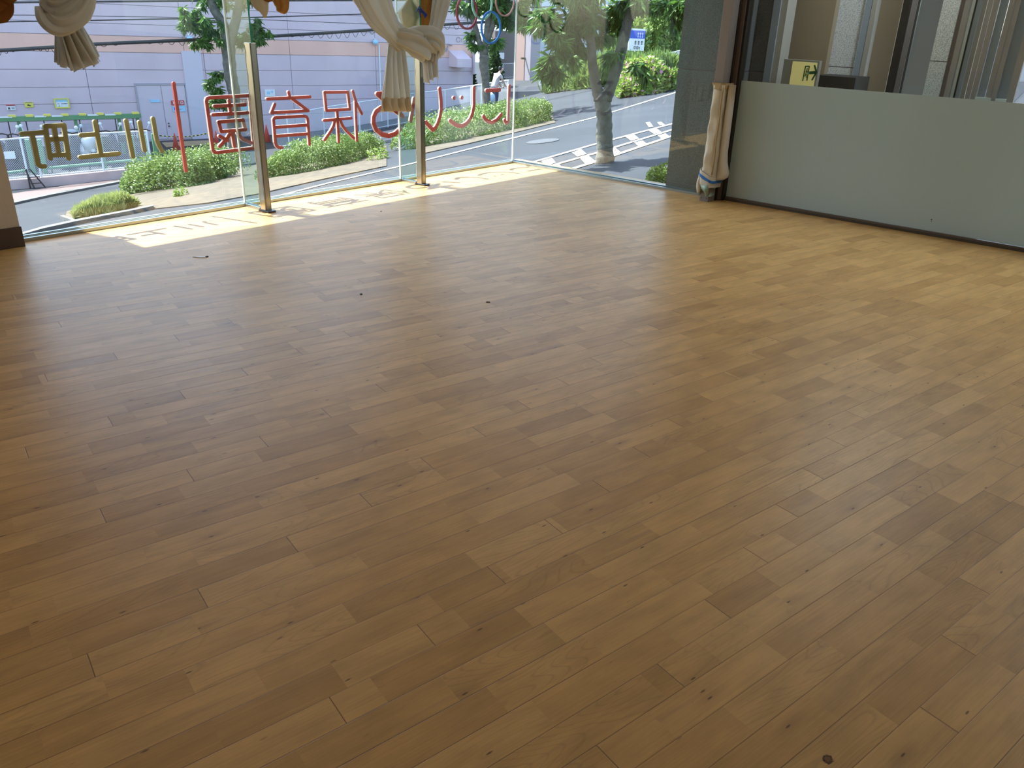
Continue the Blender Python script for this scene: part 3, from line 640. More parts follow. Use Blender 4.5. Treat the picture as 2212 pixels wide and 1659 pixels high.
LET = [
 ('にじいろ: に', 'red hiragana に beside the glass corner', .040, [[(1099.3, 186), (1097.1, 262.9), (1092.1, 265.6), (1089, 259.2)], [(1050, 195.5), (1078, 194)], [(1043.3, 251.1), (1047, 257), (1052.3, 262), (1061.4, 264.7), (1070.4, 260.1), (1076, 254), (1081.3, 247.5)]]),
 ('じ', 'red hiragana じ with two dots, left of the に', .040, [[(1022.8, 189.9), (1022.8, 226), (1020, 243), (1014.6, 256.8), (1006, 267), (996.6, 272), (988, 271.5), (980.3, 267.6), (971.2, 260.4)], [(979.4, 211.6)], [(996.6, 210.7)]]),
 ('い', 'red hiragana い split by the capped fin under the curtain', .040, [[(948.6, 191.7), (951.5, 215), (952.3, 235), (949, 253), (944, 267.6), (939, 276), (934.2, 280.3), (927, 273), (918.8, 264)], [(893.5, 213.4), (886.3, 260.4)]]),
 ('ろ', 'red hiragana ろ half hidden behind the curtain tail', .042, [[(868, 199), (814, 203), (868, 250), (842, 231), (822, 233), (811, 241), (806.1, 252), (805.6, 266), (811, 279.4), (824, 290.3), (838.9, 293.3), (852, 289), (863, 279)]]),
 ('保', 'red kanji 保 to the left of the curtain tail', .025, [['C', (699.7, 199.3), (750.4, 198.8), (754.4, 235.6), (703.7, 238.6)], [(727, 237.6), (730.5, 306.2)], [(698.7, 260), (757.4, 255)], [(722.6, 260.5), (719, 272), (713.6, 282.3), (699.7, 302.2)], [(733.5, 258.5), (738, 270), (745.4, 280.3), (763.3, 298.3)], [(760.8, 196.8), (768.3, 221.7), (780.2, 245.5)], [(766.3, 219.7), (769.8, 303.2)]]),
 ('育', 'red kanji 育 right of the capped fin near the tree', .025, [[(622.1, 198.9), (624.9, 210.7)], [(576, 213.6), (668.3, 209)], [(626.7, 210.8), (664.6, 238.9), (585, 243.4), (592.3, 225.3)], [(607.7, 318.4), (600, 318), (595.5, 314), (593.2, 306.7), (589.5, 258), (592, 254.5), (597, 253.5), (655, 250.5), (661, 252), (663.5, 257), (667.4, 312.1)], [(591, 275), (663.8, 269.6)], [(593, 294), (665, 288.6)]]),
 ('園', 'red kanji 園 in its square frame across the capped fin', .026, [['C', (538, 206), (451, 211), (446, 213), (444.5, 218), (459, 324), (462, 328.5), (467, 329.5), (548, 319)], [(493.8, 218), (497.4, 244.3)], [(462, 229), (528, 226.2)], [(458.5, 247.9), (533.5, 243.4)], ['C', (471.2, 263.3), (523.6, 258.8), (529, 279.6), (476.6, 284)], [(500, 283), (505.5, 315.7)], [(494.7, 290.4), (486, 303), (473, 315.7)], [(473, 294), (491, 303)], [(512.7, 288.6), (523.6, 301.3), (541.7, 308.5)]]),
]
for k_, lab, w, ln in LET:
    o = strokes_mesh(ln, w, .018, OFF).build('wall_letter'); tag(o, lab, 'letter', 'red letters fixed to the outside of the glass')
o = strokes_mesh([[(374.6, 180), (401.3, 369)]], .024, .014, OFF, 'red', 'red').build('divider_bar'); tag(o, 'tall thin red bar between the red and the gold writing', 'bar')
GOLD = [('gold kanji 川 of three uprights, right end of the gold writing', [[(271.3, 261), (286.2, 338)], [(300.7, 264), (311.6, 324.5)], [(329.6, 256), (333, 275), (335.5, 290.4), (338, 302), (341, 311.2), (349, 326)]]),
        ('gold kanji 上 in the middle of the gold writing', [[(204.4, 263), (217.5, 335)], [(174, 292), (207, 289.5)], [(173, 339.5), (256, 331.5)]]),
        ('gold kanji 町, leftmost of the gold writing', [[(97, 273.5), (107.6, 342)], [(97, 272.5), (137, 270)], [(137, 270), (147.5, 342)], [(116, 275), (126.6, 334)], [(102, 301.3), (141, 299.3)], [(106, 335.6), (146, 333.5)], [(46.5, 289), (97, 285)], [(68.5, 290), (79.6, 344.7), (81.5, 355), (87, 359), (95, 358.6)]])]
for lab, ln in GOLD:
    o = strokes_mesh(ln, .029, .018, OFF, 'gold', 'goldside').build('wall_letter'); tag(o, lab, 'letter', 'gold letters fixed to the outside of the glass')
# hoops of the emblem by the corner
def ring_sz(cx_px, y0, y1):
    s, zt = w1(cx_px, y0, OFF); _, zb = w1(cx_px, y1, OFF); return s, (zt + zb) / 2, abs(zt - zb) / 2
bs, bz, br_ = ring_sz(1060, 25.5, 93)
def hoop(px, py_bottom, m, lab, rr=None, r_t=.010):
    rr = rr or br_; s, zb = w1(px, py_bottom, OFF)
    b = MB(); n = 48; c = W1(s, OFF, zb + rr); vs = []
    for i in range(n):
        t = 2 * math.pi * i / n; e = U1 * math.cos(t) + Z3 * math.sin(t)
        for j, (dr, dn) in enumerate(((-r_t, -.006), (r_t, -.006), (r_t, .006), (-r_t, .006))): vs.append(c + e * (rr + dr) + N1 * dn)
    b.add(vs, [(i * 4 + j, ((i + 1) % n) * 4 + j, ((i + 1) % n) * 4 + (j + 1) % 4, i * 4 + (j + 1) % 4) for i in range(n) for j in range(4)])
    return tag(b.build('emblem_ring', m), lab, 'ring', 'coloured rings of the emblem on the glass')
hoop(1060, 93, M['blue'], 'blue ring hanging lowest in the emblem by the corner')
hoop(1008.5, 62, M['crimson'], 'dark red ring at the left of the emblem')
hoop(1041, 41.5, M['mint'], 'mint green ring behind the red and the blue ring')
hoop(1090, 34, M['salmonring'], 'salmon ring between the blue ring and the corner joint', r_t=.007)

# ------------------------------------------------------------------ cloth
def bunch(b, pts, rad, folds=9, amp=.22, n=64, off=.3, squash=.6, seed=0, sub=10, flat_end=False, conv=True, cap=False, drift=0.0):
    """a gathered bundle of cloth along a path of picture points; its folds run along the path"""
    rr = random.Random(seed); ph = [rr.uniform(0, 6.28) for _ in range(5)]
    P = []
    for p in pts:
        o_ = p[2] if len(p) > 2 else off
        s, z = w1(p[0], p[1], o_); P.append(np.array(W1(s, o_, z)))
    # Catmull-Rom resample
    Q, RA = [], []
    E_ = [2 * P[0] - P[1]] + P + [2 * P[-1] - P[-2]]; r_ = [rad[0]] + list(rad) + [rad[-1]]
    for i in range(1, len(E_) - 2):
        for k in range(sub):
            t = k / sub; a = .5 * (2 * E_[i] + (E_[i + 1] - E_[i - 1]) * t + (2 * E_[i - 1] - 5 * E_[i] + 4 * E_[i + 1] - E_[i + 2]) * t * t + (3 * E_[i] - E_[i - 1] - 3 * E_[i + 1] + E_[i + 2]) * t ** 3)
            Q.append(a); RA.append(r_[i] * (1 - t) + r_[i + 1] * t)
    Q.append(P[-1]); RA.append(rad[-1]); N = len(Q); vs = []
    for i in range(N):
        d = Q[min(i + 1, N - 1)] - Q[max(i - 1, 0)]; d /= np.linalg.norm(d)
        y = N1 - d * (N1 @ d); y /= np.linalg.norm(y); x = np.cross(d, y)
        tt = i / (N - 1)
        for k in range(n):
            th = 2 * math.pi * k / n
            w = 1 + amp * (math.sin(folds * th + ph[0] + drift * tt) * .65 + math.sin((folds * .5 + 1.5) * th + ph[1] - tt * 2.0) * .35 + .25 * math.sin((folds + 4) * th + ph[2] + tt * 3))
            w += amp * .18 * math.sin(tt * 17 + 3 * th + ph[3])
            vs.append(Q[i] + RA[i] * w * (x * math.cos(th) + y * math.sin(th) * squash))
    fs = [(i * n + k, i * n + (k + 1) % n, (i + 1) * n + (k + 1) % n, (i + 1) * n + k) for i in range(N - 1) for k in range(n)]
    if cap: fs += [tuple(range(n - 1, -1, -1)), tuple((N - 1) * n + k for k in range(n))]
    b.add(vs, fs); return b
def pleats(b, quad, off, folds, amp, nx=90, nz=26, seed=0, jag=0.0, z_off=None):
    """a hanging pleated panel between four picture corners (top left, top right, bottom right, bottom left)"""
    rr = random.Random(seed); ph = rr.uniform(0, 6)
    c = [np.array(w1(x, y, off)) for x, y in quad]; vs = []
    for side in (0, 1):
        for j in range(nz):
            v = j / (nz - 1)
            for i in range(nx):
                u = i / (nx - 1); q = (c[0] * (1 - u) + c[1] * u) * (1 - v) + (c[3] * (1 - u) + c[2] * u) * v
                a = amp * (.35 + .65 * v)
                w = a * math.sin(folds * 2 * math.pi * (u + .03 * math.sin(3 * v + ph)) + ph) + a * .35 * math.sin(folds * 4.3 * u + ph * 2 + v)
                s = q[0] + a * .35 * math.cos(folds * 2 * math.pi * u + ph); z = q[1] + (jag * math.sin(folds * 2 * math.pi * u + 1) * v)
                vs.append(W1(s, off + w + (-.003 if side else 0), z))
    fs = []; o_ = nx * nz
    for j in range(nz - 1):
        for i in range(nx - 1):
            a = j * nx + i; fs.append((a, a + 1, a + nx + 1, a + nx)); fs.append((o_ + a + nx, o_ + a + nx + 1, o_ + a + 1, o_ + a))
    b.add(vs, fs); return b

# left curtain, knotted once
cu = empty('knotted_curtain', W1(w1(135, 80, .3)[0], .3, 1.3)); tag(cu, 'cream curtain tied in one fat knot, hanging at the left near the wall', 'curtain', None)
b = bunch(MB(), [(150, -330), (151, -160), (150, -70), (148, -20), (146, 34)], [.15, .15, .14, .125, .105], 11, .25, off=.30, squash=.7, seed=3, n=110); b.build('gathered_drop', M['curtain'], cu, True)
b = MB()
bunch(b, [(186, -30, .30), (183, -2, .37), (170, 24, .41), (147, 42, .43), (122, 48, .42), (103, 38, .38), (95, 20, .31)], [.035, .045, .056, .062, .060, .050, .036], 7, .30, off=.38, squash=.9, seed=5, n=110)
bunch(b, [(180, -60, .33), (170, -28, .38), (150, -2, .41), (126, 14, .42), (107, 14, .39), (98, 2, .33)], [.03, .04, .05, .052, .044, .03], 6, .32, off=.38, squash=.9, seed=8, n=90)
bunch(b, [(150, -70, .36), (132, -40, .39), (115, -18, .40), (103, -6, .36)], [.035, .045, .042, .03], 6, .3, off=.38, squash=.9, seed=18, n=80)
b.build('knot', M['curtain'], cu, True)
b = pleats(MB(), [(124, 42), (170, 34), (222, 126), (136, 148)], .34, 4, .030, seed=2, jag=.014); b.build('tail', M['curtain'], cu, True)
b = pleats(MB(), [(124, 45), (156, 40), (214, 139), (152, 157)], .375, 3, .022, seed=4, jag=.01, nz=18); b.build('tail', M['curtain'], cu, True)
b = pleats(MB(), [(118, 55), (134, 56), (140, 148), (118, 132)], .29, 3, .02, seed=9, nz=18); b.build('tail', M['curtain'], cu, True)

# middle curtain, twisted round the second fin
cu = empty('twisted_curtain', W1(w1(890, 100, .38)[0], .38, 1.2)); tag(cu, 'cream curtain twisted round the second glass fin with two hanging tails', 'curtain')
b = bunch(MB(), [(740, -330, .36), (770, -140, .36), (790, -50, .37), (818, 20, .38), (846, 66, .40), (872, 92, .42)], [.21, .20, .185, .14, .085, .085], 10, .25, squash=.45, seed=11); b.build('gathered_drop', M['curtain'], cu, True)
b = bunch(MB(), [(1000, -330, .34), (980, -140, .34), (965, -50, .35), (952, 10, .37), (940, 60, .39), (925, 92, .41)], [.14, .12, .10, .08, .065, .07], 8, .25, squash=.5, seed=12); b.build('gathered_drop', M['curtain'], cu, True)
b = MB()
bunch(b, [(852, 78, .40), (874, 84, .43), (898, 94, .45), (916, 106, .44), (924, 116, .40)], [.06, .085, .10, .095, .06], 7, .25, squash=.8, seed=14, n=80, drift=1.5)
bunch(b, [(880, 76, .38), (900, 80, .42), (926, 84, .46), (942, 96, .44), (948, 118, .40)], [.05, .075, .09, .08, .05], 8, .28, squash=.8, seed=15, n=80, drift=-1)
b.build('knot', M['curtain'], cu, True)
b = pleats(MB(), [(838, 84), (872, 92), (884, 212), (822, 212)], .36, 4, .030, seed=21); b.build('tail', M['curtain'], cu, True)
b = pleats(MB(), [(822, 210), (884, 210), (886, 242), (820, 242)], .362, 4, .032, seed=21, nz=10, jag=.008); tag(b.build('tail_hem', M['hem'], cu, True), 'darker double hem of the tail')
b = pleats(MB(), [(912, 84), (946, 92), (950, 165), (919, 182)], .42, 3, .028, seed=23, jag=.014); b.build('tail', M['curtain'], cu, True)
b = pleats(MB(), [(930, 76), (950, 108), (940, 140), (928, 130)], .46, 3, .02, seed=25, nz=14); b.build('tail', M['curtain'], cu, True)
b = MB()
for (x, y, r_) in ((916, 94, .022), (936, 90, .020)):
    bunch(b, [(x + 4, y - 18, .48), (x + 1, y - 8, .50), (x, y + 4, .49)], [r_ * .7, r_, r_ * 1.15], 3, .15, squash=.9, seed=int(x), n=24)
b.build('ruffle', M['curtain'], cu, True)
# the cloth bundles hanging behind
o = empty('cloth_bundle', W1(w1(900, 30, .2)[0], .2, 1.4)); tag(o, 'olive and ochre cloth bundle tied to the second fin with blue string', 'cloth bundle', 'cloth bundles')
b = bunch(MB(), [(905, -120, .15), (903, -40, .15), (898, 5, .16), (888, 40, .16), (882, 62, .16)], [.05, .05, .09, .14, .07], 5, .13, squash=.55, seed=31, cap=True); tag(b.build('outer_cloth', M['olive'], o, True), 'olive cloth')
b = bunch(MB(), [(925, -120, .22), (925, -40, .23), (926, 0, .23), (924, 34, .23), (918, 62, .22)], [.09, .10, .115, .11, .05], 5, .12, squash=.6, seed=33, cap=True); tag(b.build('inner_cloth', M['ochre'], o, True), 'ochre orange cloth')
b = MB()
def px3(x, y, off):
    s, z = w1(x, y, off); return W1(s, off, z)
b.tube([px3(899, 26, .31), px3(903, 20, .33), px3(909, 20, .34), px3(921, 33, .345)], [.004, .007, .008, .012], 8)
b.tube([px3(902, 22, .31), px3(907, 12, .34), px3(910, 18, .345), px3(906, 24, .34), px3(908, 38, .34)], .0045, 8)
b.tube([px3(906, 24, .33), px3(914, 28, .345), px3(919, 38, .35)], [.005, .006, .009], 8)
b.build('string_bow', M['string'], o, True)
o = empty('cloth_bundle', W1(w1(590, 10, .25)[0], .25, 1.5)); tag(o, 'two brown cloth ends hanging at the top beside the first fin', 'cloth bundle', 'cloth bundles')
b = bunch(MB(), [(566, -120, .2), (562, -40, .2), (562, 0, .22), (570, 22, .23), (573, 39, .23)], [.06, .06, .07, .035, .006], 4, .16, squash=.35, seed=41, cap=True); b.build('pointed_end', M['hem'], o, True)
b = bunch(MB(), [(590, -120, .2), (596, -30, .2), (604, -4, .22), (608, 14, .23), (605, 26, .23)], [.08, .085, .06, .05, .03], 5, .18, squash=.7, seed=43, cap=True); b.build('rolled_end', M['ochre'], o, True)
b = bunch(MB(), [(560, -80, .24), (572, -30, .24), (580, -4, .25), (582, 4, .25)], [.06, .06, .04, .015], 4, .15, squash=.5, seed=44, cap=True); b.build('inner_fold', M['sheet'], o, True)
o = empty('cloth_bundle', W1(w1(10, 10, .3)[0], .3, 1.5)); tag(o, 'dark orange brown folded cloth in the top left corner', 'cloth bundle', 'cloth bundles')
b = bunch(MB(), [(-60, -120, .4), (-20, -50, .42), (10, -10, .44), (26, 8, .45)], [.16, .15, .11, .06], 4, .2, squash=.4, seed=51, cap=True); b.build('upper_fold', M['sheet'], o, True)
b = bunch(MB(), [(-70, -60, .38), (-30, -10, .40), (-6, 24, .41), (4, 50, .41)], [.14, .12, .08, .025], 4, .2, squash=.4, seed=53, cap=True); b.build('lower_fold', M['sheet'], o, True)

# crumbs left on the floor
def crumb(px, py, name, m, lab, pts, h, sc=1.0):
    c = fl(px, py, 0); b = MB(); n = len(pts)
    vs = [c + np.array([x * sc, y * sc, .0006]) for x, y in pts] + [c + np.array([x * sc * .8, y * sc * .8, h]) for x, y in pts]
    b.add(vs, [tuple(range(n - 1, -1, -1)), tuple(range(n, 2 * n))] + [(i, (i + 1) % n, n + (i + 1) % n, n + i) for i in range(n)])
    return tag(b.build(name, m), lab, 'debris')
crumb(432, 556, 'paper_scrap', M['signwhite'], 'long white paper scrap just inside the sun patch edge', [(-.045, -.006), (.01, -.012), (.05, .0), (.02, .012), (-.03, .008)], .004)
crumb(447, 555, 'dirt_crumb', M['black'], 'dark crumb at the right end of the white scrap', [(-.008, -.006), (.006, -.008), (.010, .004), (-.002, .010)], .006)
crumb(1054, 653, 'dirt_crumb', M['black'], 'double dark crumb in the middle of the floor', [(-.012, -.004), (-.003, -.007), (.002, -.001), (.012, -.004), (.013, .004), (.0, .005), (-.010, .005)], .004, 1.0)
crumb(780, 636, 'dirt_crumb', M['black'], 'small round dark crumb on the floor, left of the double one', [(-.006, -.004), (.004, -.006), (.008, .002), (.0, .007), (-.007, .004)], .005)
crumb(823, 457, 'dirt_crumb', M['black'], 'tiny crumb lying inside the sun patch', [(-.005, -.004), (.004, -.005), (.006, .003), (-.002, .006)], .004)

# unseen ceiling lamps, added to brighten the room
LM = mat('room_fill_panel', (.8, .78, .72), .6, emis=((1, .86, .68), 1.5))
def fill_lamp(a, n, lab):
    r = tag(empty('fill_light', W1(a, n, CEIL)), lab, 'ceiling light', 'added fill lights of the room')
    b = MB(); b.frame_box(W1(a - .62, n - .14, CEIL - .06), U1 * 1.24, N1 * .28, Z3 * .058); b.build('housing', M['whitemetal'], r)
    b = MB(); b.frame_box(W1(a - .6, n - .12, CEIL - .066), U1 * 1.2, N1 * .24, Z3 * .006); b.build('fill_panel', LM, r)
    l = bpy.data.lights.new('lamp', 'AREA'); l.shape = 'RECTANGLE'; l.size = 1.2; l.size_y = .24; l.energy = FILL_W; l.color = (1, .86, .68)
    lo = bpy.data.objects.new('room_fill_light', l); C_.objects.link(lo); lo.location = tuple(W1(a, n, CEIL - .07)); lo.rotation_euler = (0, 0, math.atan2(U1[1], U1[0]))
for a in (2.0, 5.0, 8.0):
    for n in (1.9, 4.3): fill_lamp(a, n, 'added fill light above the floor, %s row, %s' % ('window' if n < 4 else 'back', {2.0: 'partition end', 5.0: 'middle', 8.0: 'wall end'}[a]))

# ------------------------------------------------------------------ the street
def tiny(o): return o
gx = np.r_[np.linspace(-34, -9, 40, endpoint=False), np.linspace(-9, 8, 130, endpoint=False), np.linspace(8, 46, 50)]
gy = np.r_[np.linspace(3.5, 30, 200, endpoint=False), np.linspace(30, 70, 60)]
GX, GY = np.meshgrid(gx, gy); GZ = gz(GX, GY)
# keep the ground out from under the room: it ends just outside the two glass walls
rel = np.stack([GX, GY, np.zeros_like(GX)], -1) - C0
nn = rel @ N1; aa = rel @ U1
b = MB(); nx, ny = len(gx), len(gy)
GZ2 = np.where((nn > -.9) & (aa > -.9), np.minimum(GZ, -.6), GZ)
b.v = [(float(GX[j, i]), float(GY[j, i]), float(GZ2[j, i])) for j in range(ny) for i in range(nx)]
b.f = [(j * nx + i, j * nx + i + 1, (j + 1) * nx + i + 1, (j + 1) * nx + i) for j in range(ny - 1) for i in range(nx - 1)]
struct(b.build('road', M['asphalt'], smooth=True))

def drape(name, L, m, dz=.012, th=None, sub=8, ac=6):
    """a sheet lying on the ground between pairs of picture points (near edge, far edge)"""
    vs = []
    for (p0, q0), (p1, q1) in zip(L[:-1], L[1:]):
        for k in range(sub + (1 if (p1, q1) == L[-1] else 0)):
            t = k / sub; e = [gp(a[0] * (1 - t) + c[0] * t, a[1] * (1 - t) + c[1] * t) for a, c in ((p0, p1), (q0, q1))]
            for j in range(ac + 1):
                v = e[0] * (1 - j / ac) + e[1] * (j / ac); v[2] = float(gz(v[0], v[1])) + dz; vs.append(v)
    n = len(vs) // (ac + 1); w = ac + 1; fs = [(i * w + j, (i + 1) * w + j, (i + 1) * w + j + 1, i * w + j + 1) for i in range(n - 1) for j in range(ac)]
    if th:
        o_ = len(vs); vs += [v - Z3 * th for v in vs]
        fs += [(i * w, o_ + i * w, o_ + (i + 1) * w, (i + 1) * w) for i in range(n - 1)] + [(i * w + ac, (i + 1) * w + ac, o_ + (i + 1) * w + ac, o_ + i * w + ac) for i in range(n - 1)]
        fs += [(j, j + 1, o_ + j + 1, o_ + j) for j in range(ac)] + [((n - 1) * w + j, o_ + (n - 1) * w + j, o_ + (n - 1) * w + j + 1, (n - 1) * w + j + 1) for j in range(ac)]
    b = MB(); b.add(vs, fs); return b.build(name, m)
def line(b, pts, w, dz=.012, sub=10):
    """a painted stripe of constant width following picture points on the ground"""
    G = []
    for (x0, y0), (x1, y1) in zip(pts[:-1], pts[1:]):
        for k in range(sub): G.append(gp(x0 + (x1 - x0) * k / sub, y0 + (y1 - y0) * k / sub))
    G.append(gp(*pts[-1])); vs = []
    for i, c in enumerate(G):
        d = G[min(i + 1, len(G) - 1)] - G[max(i - 1, 0)]; d[2] = 0; d /= np.linalg.norm(d); n_ = np.array([-d[1], d[0], 0])
        for sgn in (-1, 1):
            v = c + n_ * sgn * w / 2; vs.append(np.array([v[0], v[1], float(gz(v[0], v[1])) + dz]))
    b.add(vs, [(2 * i, 2 * i + 1, 2 * i + 3, 2 * i + 2) for i in range(len(G) - 1)]); return b
b = line(MB(), [(480, 458), (567, 433.3), (700, 399), (895, 353), (1103, 300.5), (1284, 254.5), (1480, 194)], .12)
struct(b.build('road_edge_line', M['whitepaint']))
b = MB()
for pts in ([(1110, 363.5), (1143, 354), (1287, 312), (1454, 268), (1490, 258)], [(1165, 367), (1185, 361), (1287, 332), (1453, 281), (1490, 270)], [(1215, 372.5), (1230, 368), (1285, 351), (1451, 295), (1490, 283)]): line(b, pts, .10)
def gquad(pts, n=4):
    P = [np.array(p, float) for p in pts]; vs = []
    for j in range(n + 1):
        for i in range(n + 1):
            u, v = i / n, j / n; q = (P[0] * (1 - u) + P[1] * u) * (1 - v) + (P[3] * (1 - u) + P[2] * u) * v; vs.append(gp(q[0], q[1], .014))
    w = n + 1; b.add(vs, [(j * w + i, j * w + i + 1, (j + 1) * w + i + 1, (j + 1) * w + i) for j in range(n) for i in range(n)])
H = lambda x, y: (1100 + x / 5.53, 250 + y / 5.53)
for q in ([(385, 550), (510, 515), (555, 570), (435, 608)], [(750, 450), (860, 408), (920, 465), (815, 497)], [(1390, 258), (1490, 232), (1548, 280), (1455, 306)], [(1670, 188), (1760, 162), (1815, 202), (1730, 224)],
          [(510, 622), (600, 590), (640, 655), (560, 690)], [(850, 520), (950, 492), (1030, 555), (915, 592)], [(1130, 415), (1265, 392), (1335, 450), (1245, 488)], [(1495, 330), (1590, 305), (1650, 352), (1560, 384)], [(1775, 245), (1865, 220), (1915, 262), (1830, 290)]):
    gquad([H(*p) for p in q])
struct(b.build('road_ladder_marking', M['whitepaint']))
b = MB()
for q in ([(1630, 90), (1680, 82), (1720, 138), (1670, 146)], [(1768, 86), (1815, 80), (1860, 118), (1800, 124)]): gquad([H(*p) for p in q])
struct(b.build('road_dash_marking', mat('worn_paint', (.42, .43, .44), .8)))
c = gp(*H(400, 308), .0); ex = .2; nrm_ = np.array([-(float(gz(c[0] + ex, c[1])) - float(gz(c[0] - ex, c[1]))) / (2 * ex), -(float(gz(c[0], c[1] + ex)) - float(gz(c[0], c[1] - ex))) / (2 * ex), 1.0])
b = MB(); b.lathe(c, [(.33, 0), (.33, .012), (.28, .012), (.27, .016), (.20, .016), (.01, .016)], 28, nrm_)
tag(b.build('manhole_cover', mat('cast_iron', (.075, .08, .09), .7, 0, .3)), 'round iron manhole cover on the road behind the glass corner', 'manhole cover')
# left yard: kerbs, pavers, pink dwarf wall
K = lambda x, y: (x / 6.91, 340 + y / 6.91)
struct(drape('pavement_tiles', [((K(-60, 700)), K(-60, 580)), (K(150, 690), K(120, 560)), (K(760, 560), K(700, 470)), (K(1200, 480), K(1180, 400)), (K(1800, 370), K(1760, 320))], M['paver'], .02))
struct(drape('kerb', [(K(-60, 745), K(-60, 715)), (K(170, 722), K(150, 695)), (K(760, 590), K(760, 565)), (K(1200, 505), K(1200, 480)), (K(1800, 390), K(1790, 370))], M['kerb'], .06, .08))
struct(drape('kerb', [(K(250, 1235), K(250, 1205)), (K(650, 1120), K(640, 1090)), (K(1100, 1020), K(1090, 990)), (K(1600, 920), K(1590, 895)), (K(2000, 845), K(1990, 822)), (K(2300, 780), K(2300, 760))], M['kerb'], .07, .1))
struct(drape('kerb', [(K(1100, 1000), K(1140, 985)), (K(905, 925), K(960, 910))], M['kerb'], .07, .1))
struct(drape('planting_soil', [((140, 478), (145, 458)), ((250, 462), (250, 425)), ((450, 440), (430, 385)), ((560, 420), (560, 355)), ((700, 388), (740, 320)), ((835, 360), (835, 315))], M['soil'], .02, .12))
struct(drape('planting_soil', [((905, 335), (900, 290)), ((1010, 312), (1000, 250)), ((1110, 288), (1100, 235)), ((1200, 266), (1190, 232))], M['soil'], .02, .12))

# ------------------------------------------------------------------ pink building across the yard
TB = T_BLD
def bs(x, y=150, t=TB): return float(atB(x, y, t) @ UB)
def bz(x, y, t=TB): return float(atB(x, y, t)[2])
bl = empty('pink_building', Bf(bs(500), TB, -3.6)); tag(bl, 'long pink panelled building with a salmon band across the yard', 'building')
zj = [-4.2, bz(100, 225) - .6, bz(100, 225), bz(100, 188.5), bz(100, 150), bz(100, 110.5), bz(100, 73), bz(100, 46), bz(100, 35) + .5, 2.4, 3.0, 3.6, 4.2, 4.8, 5.4]
vx = [bs(384, 3) - 7.0, bs(190, 180), bs(394, 80), bs(436, 90), bs(619, 27), bs(811, 120), bs(945, 150), bs(1022, 130)]
sE = bs(1022, 130)
wall = MB(); g_ = .010
cols = [vx[0] - 6, vx[0]] + vx[1:]
for a, c in zip(cols[:-1], cols[1:]):
    for k, (z0, z1) in enumerate(zip(zj[:-1], zj[1:])):
        wall.use('salmon' if k == 5 else 'pink').frame_box(Bf(a + g_, TB, z0 + g_), UB * (c - a - 2 * g_), NB * .1, Z3 * (z1 - z0 - 2 * g_))
wall.build('facade_panels', None, bl)
b = MB(); b.frame_box(Bf(cols[0], TB + .03, -4.2), UB * (cols[-1] - cols[0]), NB * 14, Z3 * 9.5); b.build('facade_core', M['joint'], bl)
# the bluish pilaster between the door and the next bays
b = MB(); b.frame_box(Bf(bs(396, 150), TB - .06, -4.2), UB * (bs(437, 150) - bs(396, 150)), NB * .12, Z3 * (bz(400, 110) + 4.2)); b.build('pilaster', mat('pale_blue_panel', (.60, .54, .61), .7), bl)
# double door
dr = bl
d0, d1, zt, zb = bs(300, 230), bs(404, 230), bz(350, 184), -3.55
b = MB(); b.frame_box(Bf(d0, TB - .05, zt), UB * (d1 - d0), NB * .06, Z3 * .08); b.frame_box(Bf(d0 - .05, TB - .05, zb), UB * .06, NB * .06, Z3 * (zt - zb + .08)); b.frame_box(Bf(d1, TB - .05, zb), UB * .06, NB * .06, Z3 * (zt - zb + .08)); fr_ = b.build('door_frame', mat('lilac_frame', (.38, .34, .38), .6), bl)
for k in (0, 1):
    b = MB(); w_ = (d1 - d0) / 2; b.frame_box(Bf(d0 + k * w_ + .012, TB - .03, zb), UB * (w_ - .024), NB * .04, Z3 * (zt - zb - .01)); lf = b.build('door_leaf', mat('door_lilac', (.62, .51, .56), .6), bl)
    if k:
        for zz in (bz(365, 266), bz(365, 272)):
            b = MB(); b.lathe(Bf(d0 + w_ + .10, TB - .03, zz), [(.03, 0), (.03, -.05), (.01, -.06)], 10, NB); b.build('door_knob', M['darksteel'], lf)
def bsign(name, x0, y0, x1, y1, m, lab, marks=(), frame=None, th=.02, t=None, par=None, group=None):
    t_ = (TB if t is None else t) - .035; r = empty(name, Bf(bs((x0 + x1) / 2, y0, t_), t_, bz(x0, y1, t_)))
    if par is None: tag(r, lab, 'sign', group)
    s0, s1 = bs(x0, (y0 + y1) / 2, t_), bs(x1, (y0 + y1) / 2, t_); z1, z0 = bz((x0 + x1) / 2, y0, t_), bz((x0 + x1) / 2, y1, t_)
    if frame:
        b = MB(); f = .05
        b.frame_box(Bf(s0, t_ - .03, z0), UB * (s1 - s0), NB * .03, Z3 * f); b.frame_box(Bf(s0, t_ - .03, z1 - f), UB * (s1 - s0), NB * .03, Z3 * f)
        b.frame_box(Bf(s0, t_ - .03, z0 + f), UB * f, NB * .03, Z3 * (z1 - z0 - 2 * f)); b.frame_box(Bf(s1 - f, t_ - .03, z0 + f), UB * f, NB * .03, Z3 * (z1 - z0 - 2 * f)); b.build('sign_frame', M[frame], r)
    b = MB(); b.frame_box(Bf(s0, t_ - .012, z0), UB * (s1 - s0), NB * .03, Z3 * (z1 - z0)); b.build('board', M[m], r)
    if marks:
        b = MB()
        for (u0, v0, u1, v1, mm) in marks:
            b.use(mm).frame_box(Bf(s0 + (s1 - s0) * u0, t_ - .017, z1 - (z1 - z0) * v1), UB * (s1 - s0) * (u1 - u0), NB * .004, Z3 * (z1 - z0) * (v1 - v0))
        b.build('markings', None, r)
    return r
bsign('wall_sign', 14, 225.5, 33, 238, 'signwhite', 'white notice with a red heading, leftmost on the pink wall', [(0, 0, 1, .25, 'signred'), (.15, .5, .38, .85, 'base'), (.55, .5, .9, .8, 'greymetal')], group='notices on the pink wall')
